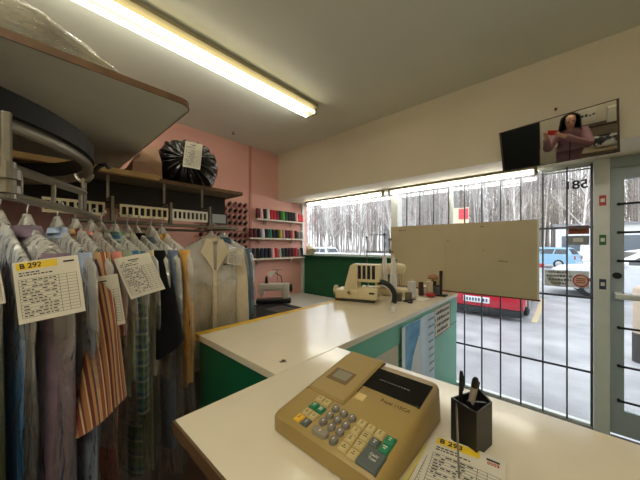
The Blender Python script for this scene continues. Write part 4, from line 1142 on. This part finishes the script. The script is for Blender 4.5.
for a, c_ in zip(q, q[1:] + q[:1]):
    ai, ci = shrink(a, .013), shrink(c_, .013)
    fr.rings([[onm(a, -.0005), onm(c_, -.0005), onm(ci, -.0005), onm(ai, -.0005)], [onm(a, .004), onm(c_, .004), onm(ci, .004), onm(ai, .004)]])
obj('frame', fr, mat('mirror_frame_brown', (62, 36, 26), .45), mr)
o = obj('nail', MB().tube([(-.04, 2.70, 2.575), (-.04, 2.678, 2.578), (-.04, 2.674, 2.578)], [.004, .004, .009], 10), M_blackm, loc=(-.04, 2.7, 2.575)); tagit(o, 'dark nail in the cream soffit from which the mirror hangs', 'nail')

# things along the wall behind the photographer
M_bk = mat('cutting_table_top', (150, 132, 104), .5, var=.1)
bt_ = thing('cutting_table', 'brown table by the rear wall, seen in the mirror', 'table', (.7, -1.5, 0))
obj('table_top', MB().box(.22, 1.2, -1.78, -1.32, .60, .635, bev=.004), M_bk, bt_)
for x in (.26, 1.16):
    for y in (-1.74, -1.36): obj('leg', MB().box(x - .02, x + .02, y - .02, y + .02, 0, .6), M_bk, bt_)
cb = thing('wall_shelf', 'dark shelf on the rear wall, seen in the mirror', 'shelf', (.7, -1.8, .95))
obj('board', MB().box(.35, 1.22, -1.795, -1.6, .98, 1.0), M_brown, cb)
for x in (.45, 1.1): obj('bracket', MB().box(x, x + .015, -1.795, -1.62, .94, .98), M_blackm, cb)
o = obj('wall_notice', MB().box(.43, .67, -1.799, -1.795, 1.06, 1.30), M_paper, loc=(.55, -1.8, 1.06)); tagit(o, 'white notice on the rear wall, seen in the mirror beside the person', 'notice')
mb = MB()
for k in range(4): mb.box(.47 + .05 * k, .505 + .05 * k, -1.7949, -1.793, 1.15, 1.15 + rnd.uniform(.02, .05))
obj('lettering', mb, M_ink, o)
o = obj('white_box', MB().box(.80, 1.1, -1.78, -1.65, 1.0005, 1.25, bev=.006), M_paper, loc=(.95, -1.7, 1.0)); tagit(o, 'white box on the rear wall shelf, seen at the edge of the mirror', 'box')
M_bw = mat('black_white_print', (20, 20, 22), .6, rgb2=(226, 222, 214), vscale=7)
M_bw.node_tree.nodes['Color Ramp'].color_ramp.elements[0].position = .47; M_bw.node_tree.nodes['Color Ramp'].color_ramp.elements[1].position = .52
mb = MB().box(.62, 1.0, -1.70, -1.42, .636, .80, bev=.05, seg=3); o = soft(obj('folded_cloth', mb, M_bw, loc=(.8, -1.55, .636)), 60)
tagit(o, 'black and white patterned cloth on the brown table, seen in the mirror', 'cloth')

# ---------------------------------------------------------------- the photographer
M_skin = mat('skin', (214, 166, 140), .5, spec=.3)
M_coat = mat('dusty_pink_coat', (158, 116, 122), .85, bump=.3, bscale=60, var=.08)
M_hair = mat('dark_hair', (26, 20, 20), .5, var=.2, vscale=50)
M_trs = mat('dark_trousers', (40, 42, 52), .85)
def skin(name, verts, edges, m, parent=None, sub=1, root=0):
    me = bpy.data.meshes.new(name); me.from_pydata([v[:3] for v in verts], edges, [])
    o = bpy.data.objects.new(name, me); COL.objects.link(o)
    o.modifiers.new('skin', 'SKIN').use_smooth_shade = True
    for i, v in enumerate(verts):
        sv = me.skin_vertices[0].data[i]; r = v[3]; sv.radius = (r, v[4] if len(v) > 4 else r); sv.use_root = (i == root)
    if sub:
        sb = o.modifiers.new('subdivision', 'SUBSURF'); sb.levels = sub; sb.render_levels = sub
    me.materials.append(m)
    if parent is not None: o.parent = parent
    return o
PX, PY = .24, -.50
per = thing('person', 'person in a dusty pink coat with long dark hair holding up a red phone', 'person', (PX, PY, 0))
# coordinates relative to the feet; x to the person's left as seen in the room (+X), y towards the window
ph_c = Vector((0 - PX, -.03 - PY, 1.55))
fwd = Vector((-sin(radians(42.2)), cos(radians(42.2)), 0)); rgt = Vector((cos(radians(42.2)), sin(radians(42.2)), 0))
hL = ph_c - rgt * .088 - fwd * .02 + Vector((0, 0, -.03)); hR = ph_c + rgt * .088 - fwd * .02 + Vector((0, 0, -.03))
shL = Vector((-.165, .0, 1.33)); shR = Vector((.165, -.0, 1.33))
elL = Vector((-.27, .16, 1.17)); elR = Vector((.21, .25, 1.18))
wrL = hL + (elL - hL).normalized() * .075; wrR = hR + (elR - hR).normalized() * .075
B = [(0, 0, .92, .125, .10), (0, 0, 1.08, .105, .085), (0, -.005, 1.24, .125, .09), (0, -.005, 1.345, .10, .07), (0, .0, 1.40, .048), (0, .02, 1.455, .052), (0, .035, 1.52, .074, .085), (0, .03, 1.585, .070, .08), (0, .025, 1.625, .045, .05),
     (*shL, .055), (*elL, .042), (*wrL, .027), (*(hL), .022, .03), (*shR, .055), (*elR, .042), (*wrR, .027), (*(hR), .022, .03),
     (-.09, 0, .86, .085), (-.10, .01, .48, .055), (-.10, -.01, .09, .035), (-.105, .10, .03, .03), (.09, 0, .86, .085), (.10, .01, .48, .055), (.10, -.01, .09, .035), (.105, .10, .03, .03)]
E_ = [(0, 1), (1, 2), (2, 3), (3, 4), (4, 5), (5, 6), (6, 7), (7, 8), (3, 9), (9, 10), (10, 11), (11, 12), (3, 13), (13, 14), (14, 15), (15, 16), (0, 17), (17, 18), (18, 19), (19, 20), (0, 21), (21, 22), (22, 23), (23, 24)]
# fingers curl round the short ends of the phone
def addchain(root, pts, r):
    prev = root
    for k, p in enumerate(pts):
        B.append((*p, r * (1 - .08 * k))); E_.append((prev, len(B) - 1)); prev = len(B) - 1
for hi, sgn, hpos in ((12, -1, hL), (16, 1, hR)):
    for f in range(4):
        zz = .040 - .021 * f; l = (.9, 1.0, .95, .78)[f]
        k0 = hpos + Vector((0, 0, zz)) + rgt * sgn * .012 + fwd * .004
        addchain(hi, [k0, k0 + fwd * .02 * l + rgt * sgn * .006, k0 + fwd * .030 * l - rgt * sgn * .016 * l, k0 + fwd * .031 * l - rgt * sgn * .034 * l], .0085)
    t0 = hpos + Vector((0, 0, -.012)) - rgt * sgn * .006 - fwd * .016
    addchain(hi, [t0, t0 - rgt * sgn * .02 + Vector((0, 0, .012)), t0 - rgt * sgn * .036 + fwd * .006 + Vector((0, 0, .016))], .010)
body = skin('body', B, E_, M_skin, per, 1)
# face details
mb = MB().tube([(0, .118, 1.555), (0, .135, 1.52), (0, .122, 1.512)], [.008, .014, .010], 8); obj('nose', mb, M_skin, body, local=True, smooth=True)
for s_ in (-1, 1):
    obj('eye', MB().lathe([(.001, -.006), (.010, -.004), (.013, 0), (.010, .004), (.001, .006)], (s_ * .031, .107, 1.545), 10), mat('eye_dark', (40, 28, 24), .3), body, local=True, smooth=True)
obj('mouth', MB().tube([(-.022, .108, 1.478), (0, .116, 1.480), (.022, .108, 1.478)], [.003, .007, .003], 8), mat('lip', (176, 84, 84), .5), body, local=True, smooth=True)
# hair: long, parted, falling to the chest
mb = MB()
def hair(u, v):
    a = radians(-62 + (-236) * v) ; a = radians(62 + 236 * v) + pi / 2 - 0
    zz = 1.66 - .40 * u
    top = min(1, u / .22)
    r = .112 * sin(top * pi / 2) + .045 * max(0, u - .2)
    cx, cy = 0, .015 - .012 * u
    wob = .006 * sin(v * 60) * u
    return ((r + wob) * cos(a) * 1.02 + cx, (r + wob) * sin(a) * 1.05 + cy, zz + .012 * noise.noise(Vector((v * 20, 0, 0))) * u)
mb.grid(hair, 24, 60)
def hair_in(u, v):
    x, y, zz = hair(u, v); return (x * .86, .015 + (y - .015) * .86, zz - .01)
mb.grid(hair_in, 24, 60)
obj('hair', mb, M_hair, per, local=True, smooth=True)
# coat, trousers and shoes over the body
CT = [(0, -.0, .74, .19, .15), (0, 0, .95, .165, .135), (0, 0, 1.10, .145, .12), (0, -.005, 1.24, .155, .12), (0, -.005, 1.345, .115, .09), (0, .0, 1.385, .068, .07),
      (*shL, .078), (*elL, .062), (*(wrL + (elL - wrL) * .08), .044), (*shR, .078), (*elR, .062), (*(wrR + (elR - wrR) * .08), .044)]
skin('coat', CT, [(0, 1), (1, 2), (2, 3), (3, 4), (4, 5), (4, 6), (6, 7), (7, 8), (4, 9), (9, 10), (10, 11)], M_coat, per, 2, 1)
obj('coat_zip', MB().box(-.006, .006, .118, .135, .80, 1.30), mat('zip_dark', (70, 50, 54), .5), per, local=True)
skin('trousers', [(0, 0, .92, .13, .105), (-.09, 0, .84, .098), (-.10, .01, .48, .068), (-.10, -.01, .10, .055), (.09, 0, .84, .098), (.10, .01, .48, .068), (.10, -.01, .10, .055)], [(0, 1), (1, 2), (2, 3), (0, 4), (4, 5), (5, 6)], M_trs, per, 1)
for s_ in (-1, 1):
    mb = MB().rings([[(s_ * .103 + w * cos(a), c_ + l * sin(a), zz) for a in [2 * pi * k / 16 for k in range(16)]] for w, c_, l, zz in ((.042, .05, .125, .0), (.046, .05, .13, .02), (.044, .045, .125, .045), (.040, -.005, .06, .09))])
    obj('shoe', mb, mat('shoe_black', (30, 28, 28), .5), per, local=True, smooth=True)
ph_ = thing('phone', 'red cased phone held up in both hands, seen in the mirror', 'phone', (0, -.03, 1.515))
Mp = frame_M((0 - fwd.x * .034, -fwd.y * .034, 1.55), rgt, (0, 0, 1))
mb = MB().box(-.075, .075, -.036, .036, -.0045, .0045, Mp, bev=.004); obj('case', mb, mat('red_case', (206, 40, 32), .4), ph_)
mb = MB().box(-.070, .070, -.032, .032, -.0 , .0052, Mp)
mb = MB(); mb.face([Mp @ Vector(p) for p in ((-.07, -.032, .0051), (.07, -.032, .0051), (.07, .032, .0051), (-.07, .032, .0051))]); obj('screen', mb, M_black, ph_)

# ================================================================ OUTSIDE: car park, cars, wood
GZ = -.06
M_asph = mat('wet_asphalt', (136, 138, 142), .45, bump=.5, bscale=25, rgb2=(176, 178, 182), vscale=1.6)
struct('ground', MB().box(-90, 60, 3.34, 32, GZ - .1, GZ), M_asph)
M_snow = mat('snowy_ground', (226, 228, 232), .8, rgb2=(176, 172, 166), vscale=.35)
struct('ground_snow', MB().box(-150, 100, 32, 110, GZ - .1, GZ + .05), M_snow)
struct('road_markings', MB().box(-.50, -.40, 7.2, 10.6, GZ, GZ + .004).box(-3.1, -2.98, 7.4, 10.6, GZ, GZ + .004), mat('yellow_paint', (206, 190, 150), .7))

M_tyre = mat('tyre_rubber', (28, 28, 30), .8); M_rim = mat('wheel_rim', (160, 162, 166), .35, .6)
M_carglass = mat('car_glass', (40, 52, 60), .08, spec=.8)
M_tail = mat('tail_lamp_red', (150, 20, 26), .25); M_plate = mat('plate_white', (222, 226, 232), .5)
M_trimk = mat('bumper_black', (34, 36, 40), .6)
def car(label, loc, rotz, paint, group='cars in the car park', kind='car'):
    """origin on the ground at the middle; rear faces local -Y, length 4.4"""
    t = thing('car', label, 'car', loc, group, rotz)
    def lo(n, mb, m, par=t, a=35): return soft(obj(n, mb, m, par, local=True), a)
    side = [(-2.18, .42), (-2.2, .62), (-2.16, .92), (-2.05, .98), (1.0, 1.0), (1.9, .92), (2.12, .78), (2.18, .5), (2.12, .30), (1.75, .26), (-1.8, .26), (-2.1, .32)]
    mb = MB()
    mb.rings([[(x * 1.0, y * (.985 if abs(x) > .8 else 1), z) for y, z in side] for x in (-.88,)] + [[(x, y, z) for y, z in side] for x in (-.80, .80)] + [[(.88, y * .985, z) for y, z in side]])
    lo('body', mb, paint)
    cab = [((-.80, -2.08, .975), (.80, -2.08, .975), (.80, 1.05, .99), (-.80, 1.05, .99)), ((-.66, -1.80, 1.42), (.66, -1.80, 1.42), (.66, .25, 1.45), (-.66, .25, 1.45)), ((-.60, -1.62, 1.50), (.60, -1.62, 1.50), (.60, -.1, 1.52), (-.60, -.1, 1.52))]
    mb = MB().rings([list(q) for q in cab]); cabin = lo('cabin', mb, paint)
    def lerp(a, b, f): return tuple(a[i] + (b[i] - a[i]) * f for i in range(3))
    A_, B_ = cab[0], cab[1]
    def win(i, j, s0, s1, v0, v1, off):
        p = [lerp(lerp(A_[i], A_[j], s), lerp(B_[i], B_[j], s), v) for s, v in ((s0, v0), (s1, v0), (s1, v1), (s0, v1))]
        return MB().face([tuple(a + b for a, b in zip(q, off)) for q in p])
    for nm, i, j, s0, s1, off in (('rear_window', 0, 1, .06, .94, (0, -.006, .002)), ('windscreen', 2, 3, .05, .95, (0, .006, .004))):
        mb = MB(); p = [lerp(lerp(A_[i], A_[j], s), lerp(B_[i], B_[j], s), v) for s, v in ((s0, .1), (s1, .1), (s1, .92), (s0, .92))]
        mb.face([tuple(a + b for a, b in zip(q, off)) for q in p]); lo(nm, mb, M_carglass, cabin)
    for sx, i, j in ((1, 1, 2), (-1, 3, 0)):
        for s0, s1 in ((.07, .33), (.36, .62), (.65, .90)):
            if sx < 0: s0, s1 = 1 - s1, 1 - s0
            mb = MB(); p = [lerp(lerp(A_[i], A_[j], s), lerp(B_[i], B_[j], s), v) for s, v in ((s0, .1), (s1, .1), (s1, .9), (s0, .9))]
            mb.face([(a + sx * .006, b, c_) for a, b, c_ in p]); lo('side_window', mb, M_carglass, cabin)
    lo('rear_bumper', MB().box(-.87, .87, -2.26, -2.05, .24, .52, bev=.03), paint)
    lo('valance', MB().box(-.84, .84, -2.24, -1.95, .09, .238, bev=.02), M_trimk)
    lo('front_bumper', MB().box(-.86, .86, 2.05, 2.24, .28, .5, bev=.03), M_trimk)
    for s_ in (-1, 1):
        lo('tail_lamp', MB().box(s_ * .84 - .12 * (s_ > 0), s_ * .84 + .12 * (s_ < 0), -2.22, -2.1, .66, .90, bev=.012), M_tail)
        lo('headlamp', MB().box(s_ * .82 - .2 * (s_ > 0), s_ * .82 + .2 * (s_ < 0), 1.95, 2.14, .66, .80, bev=.012), mat('lamp_clear', (210, 214, 218), .15))
        lo('mirror', MB().box(s_ * .99 - .09, s_ * .99 + .09, .62, .74, 1.0, 1.12, bev=.02), paint)
        for y in (-1.33, 1.35):
            w = lo('wheel', MB().tube([(s_ * .70, y, .32), (s_ * .72, y, .32), (s_ * .87, y, .32), (s_ * .89, y, .32)], [.27, .32, .32, .28], 24), M_tyre)
            lo('rim', MB().tube([(s_ * .885, y, .32), (s_ * .905, y, .32)], [.2, .16], 18), M_rim, w)
    p_ = lo('licence_plate', MB().box(-.26, .26, -2.285, -2.258, .33, .46, bev=.004), M_plate)
    x = -.2; mb = MB()
    while x < .2:
        mb.box(x, x + .035, -2.287, -2.2851, .36, .43); x += .06 if not (-.02 < x < .04) else .09
    lo('plate_characters', mb, mat('plate_blue', (52, 62, 96), .6), p_)
    lo('exhaust', MB().cyl((-.5, -2.27, .14), (-.5, -2.0, .14), .03), M_rim)
    return t
P_red = mat('car_paint_red', (172, 30, 50), .22, spec=.7); P_blue = mat('car_paint_pale_blue', (128, 170, 196), .25, spec=.6)
P_white = mat('car_paint_white', (220, 224, 228), .25, spec=.6); P_navy = mat('car_paint_slate', (70, 90, 110), .25, spec=.6)
car('red car parked close to the barred window with its rear facing the shop', (-1.47, 9.2, GZ), 0, P_red)
car('white car parked behind the door post in the car park', (1.9, 12.9, GZ), radians(97), P_white)
car('pale blue car seen through the upper barred panes right of the beige panel', (-1.3, 27, GZ), radians(75), P_blue)
car('slate coloured car parked beyond the glazed door', (6.4, 17.0, GZ), radians(95), P_navy)
car('white car beyond the low window behind the sewing machines', (-17.5, 19.0, GZ), radians(85), P_white)
car('pale blue car close behind the concrete bollard', (3.6, 9.0, GZ), radians(88), P_blue)

bo = thing('bollard', 'beige concrete bollard with a dark base outside the glazed door', 'bollard', (.83, 5.75, GZ))
soft(obj('post', MB().lathe([(.105, .38), (.105, 1.0), (.095, 1.03), (.06, 1.045), (.002, 1.05)], (.83, 5.75, GZ), 24), mat('concrete_beige', (190, 172, 152), .8, var=.08), bo), 50)
soft(obj('base', MB().lathe([(.112, 0), (.112, .40), (.1, .402)], (.83, 5.75, GZ), 24), mat('concrete_dark', (70, 66, 66), .8, var=.15), bo), 50)

# far apartment block and low white building
ab = thing('apartment_building', 'pale blue grey apartment block rising behind the bare trees', 'building', (-33, 78, GZ))
M_ab = mat('block_wall', (196, 206, 212), .8); M_abw = mat('block_window', (110, 150, 168), .3)
obj('wall', MB().box(-43, -24, 77, 90, GZ, 30), M_ab, ab)
for fl in range(9):
    mb = MB()
    for k in range(8): mb.box(-42.6 + 2.3 * k, -40.9 + 2.3 * k, 76.9, 76.99, 1.0 + 2.8 * fl, 2.6 + 2.8 * fl)
    obj('window_band', mb, M_abw, ab)
    obj('balcony_slab', MB().box(-43, -24, 76.3, 76.98, .4 + 2.8 * fl, .6 + 2.8 * fl), M_plate, ab)
lb = thing('low_building', 'low white building with dark windows across the car park', 'building', (2.8, 42, GZ))
obj('wall', MB().box(-.6, 8.4, 39, 45, GZ, 3.6), mat('white_wall', (214, 216, 218), .8), lb)
obj('roof', MB().box(-.8, 8.6, 38.7, 45.3, 3.601, 3.9), mat('grey_roof', (126, 128, 132), .7), lb)
for k in range(4):
    obj('window', MB().box(-.1 + 2.2 * k, 1.5 + 2.2 * k, 38.92, 38.99, 1.0, 2.6), mat('dark_pane', (84, 96, 106), .2), lb)
sg = thing('street_sign', 'red and white roadside sign beyond the barred window', 'sign', (-3.95, 15.5, GZ))
obj('post', MB().cyl((-3.95, 15.5, GZ), (-3.95, 15.5, 2.9), .05), M_alu, sg)
obj('panel', MB().box(-4.4, -3.6, 15.4, 15.44, 2.75, 3.55, bev=.01), mat('sign_white', (226, 206, 170), .5), sg)
obj('red_field', MB().box(-4.08, -3.62, 15.38, 15.395, 2.95, 3.5), mat('sign_red', (206, 66, 78), .5), sg)

# bare winter trees
M_bark = [mat('bark_grey', (172, 166, 162), .9, var=.2, vscale=3), mat('bark_pale', (206, 202, 198), .9, var=.2, vscale=3), mat('bark_brown', (150, 140, 134), .9, var=.2, vscale=3)]
def tree_mesh(seed):
    r = random.Random(seed); mb = MB()
    h = r.uniform(15, 20)
    def branch(p, d, ln, rad, depth):
        pts = [p]; q = p.copy(); dd = d.copy(); n = 5 if depth == 0 else 3
        for k in range(n):
            dd = (dd + Vector((r.uniform(-.12, .12), r.uniform(-.12, .12), .06 if depth else 0))).normalized(); q = q + dd * ln / n; pts.append(q.copy())
        mb.tube(pts, [rad * (1 - .75 * k / n) for k in range(n + 1)], 6 if depth == 0 else 4 if depth == 1 else 3, cap=False)
        if depth >= 3: return
        m = (20, 6, 3)[depth]
        for k in range(m):
            f = r.uniform(.18 if depth == 0 else .25, 1.0); i = min(n - 1, int(f * n)); b = pts[i].lerp(pts[i + 1], f * n - i if f < 1 else 1)
            a = r.uniform(0, 2 * pi); up = r.uniform(.5, 1.3)
            nd = Vector((cos(a) * .75, sin(a) * .75, up)).normalized() if depth == 0 else (dd + Vector((r.uniform(-.8, .8), r.uniform(-.8, .8), r.uniform(-.2, .7)))).normalized()
            branch(b, nd, ln * r.uniform(.13, .24) if depth == 0 else ln * r.uniform(.4, .6), rad * (1 - .75 * f) * .55 + .008, depth + 1)
    branch(Vector((0, 0, 0)), Vector((0, 0, 1)), h, r.uniform(.08, .14), 0)
    me = bpy.data.meshes.new('bare_tree'); mb.bm.to_mesh(me); mb.bm.free()
    me.materials.append(M_bark[seed % 3])
    return me
TREES = [tree_mesh(s) for s in range(9)]
tr = random.Random(11); cnt = 0; spots = []
for k in range(6000):
    if cnt >= 55: break
    yy = 34 + 14 * tr.random(); ang = tr.uniform(radians(-60), radians(26))
    xx = yy * math.tan(ang)
    if any((xx - a) ** 2 + (yy - b) ** 2 < 4.4 ** 2 for a, b in spots): continue
    if -2.5 < xx < 10.5 and yy > 36.5: continue
    spots.append((xx, yy)); o = bpy.data.objects.new('bare_tree', TREES[cnt % 9]); COL.objects.link(o)
    o.location = (xx, yy, GZ + .04); o.rotation_euler = (0, 0, tr.uniform(0, 6.28)); s_ = tr.uniform(.8, 1.2); o.scale = (s_ * .8, s_ * .8, s_)
    tagit(o, 'bare grey winter tree in the wood beyond the car park', 'tree', 'bare trees beyond the car park'); cnt += 1
# the tangled wood farther back: thin stems beyond counting
mb = MB()
for k in range(1500):
    yy = 51 + 22 * tr.random(); xx = yy * math.tan(tr.uniform(radians(-63), radians(27)))
    
    h = tr.uniform(14, 24); r0 = tr.uniform(.06, .12); mb.mi = k % 3
    lean = Vector((tr.uniform(-.06, .06), tr.uniform(-.06, .06), 1)).normalized()
    b = Vector((xx, yy, GZ))
    mb.tube([b, b + lean * h * .5 + Vector((tr.uniform(-.2, .2), 0, 0)), b + lean * h], [r0, r0 * .7, r0 * .2], 4, cap=False)
    for q in range(12):
        f = tr.uniform(.2, .95); p = b + lean * h * f; a = tr.uniform(0, 6.28); l = h * .22 * (1.1 - f)
        d = Vector((cos(a), sin(a), tr.uniform(.6, 1.6))).normalized() * l
        mb.tube([p, p + d * .5, p + d + Vector((0, 0, l * .2))], [r0 * .4, r0 * .28, r0 * .1], 3, cap=False)
        for w in range(2):
            e = p + d * tr.uniform(.4, .9); d2 = Vector((tr.uniform(-1, 1), tr.uniform(-1, 1), tr.uniform(.2, 1.2))).normalized() * l * .5
            mb.tube([e, e + d2], [r0 * .22, r0 * .08], 3, cap=False)
o = obj('tree_thicket', mb, M_bark, normals=False)
tagit(o, 'dense tangle of thin bare stems far behind the car park trees', 'woodland', None, 'stuff')
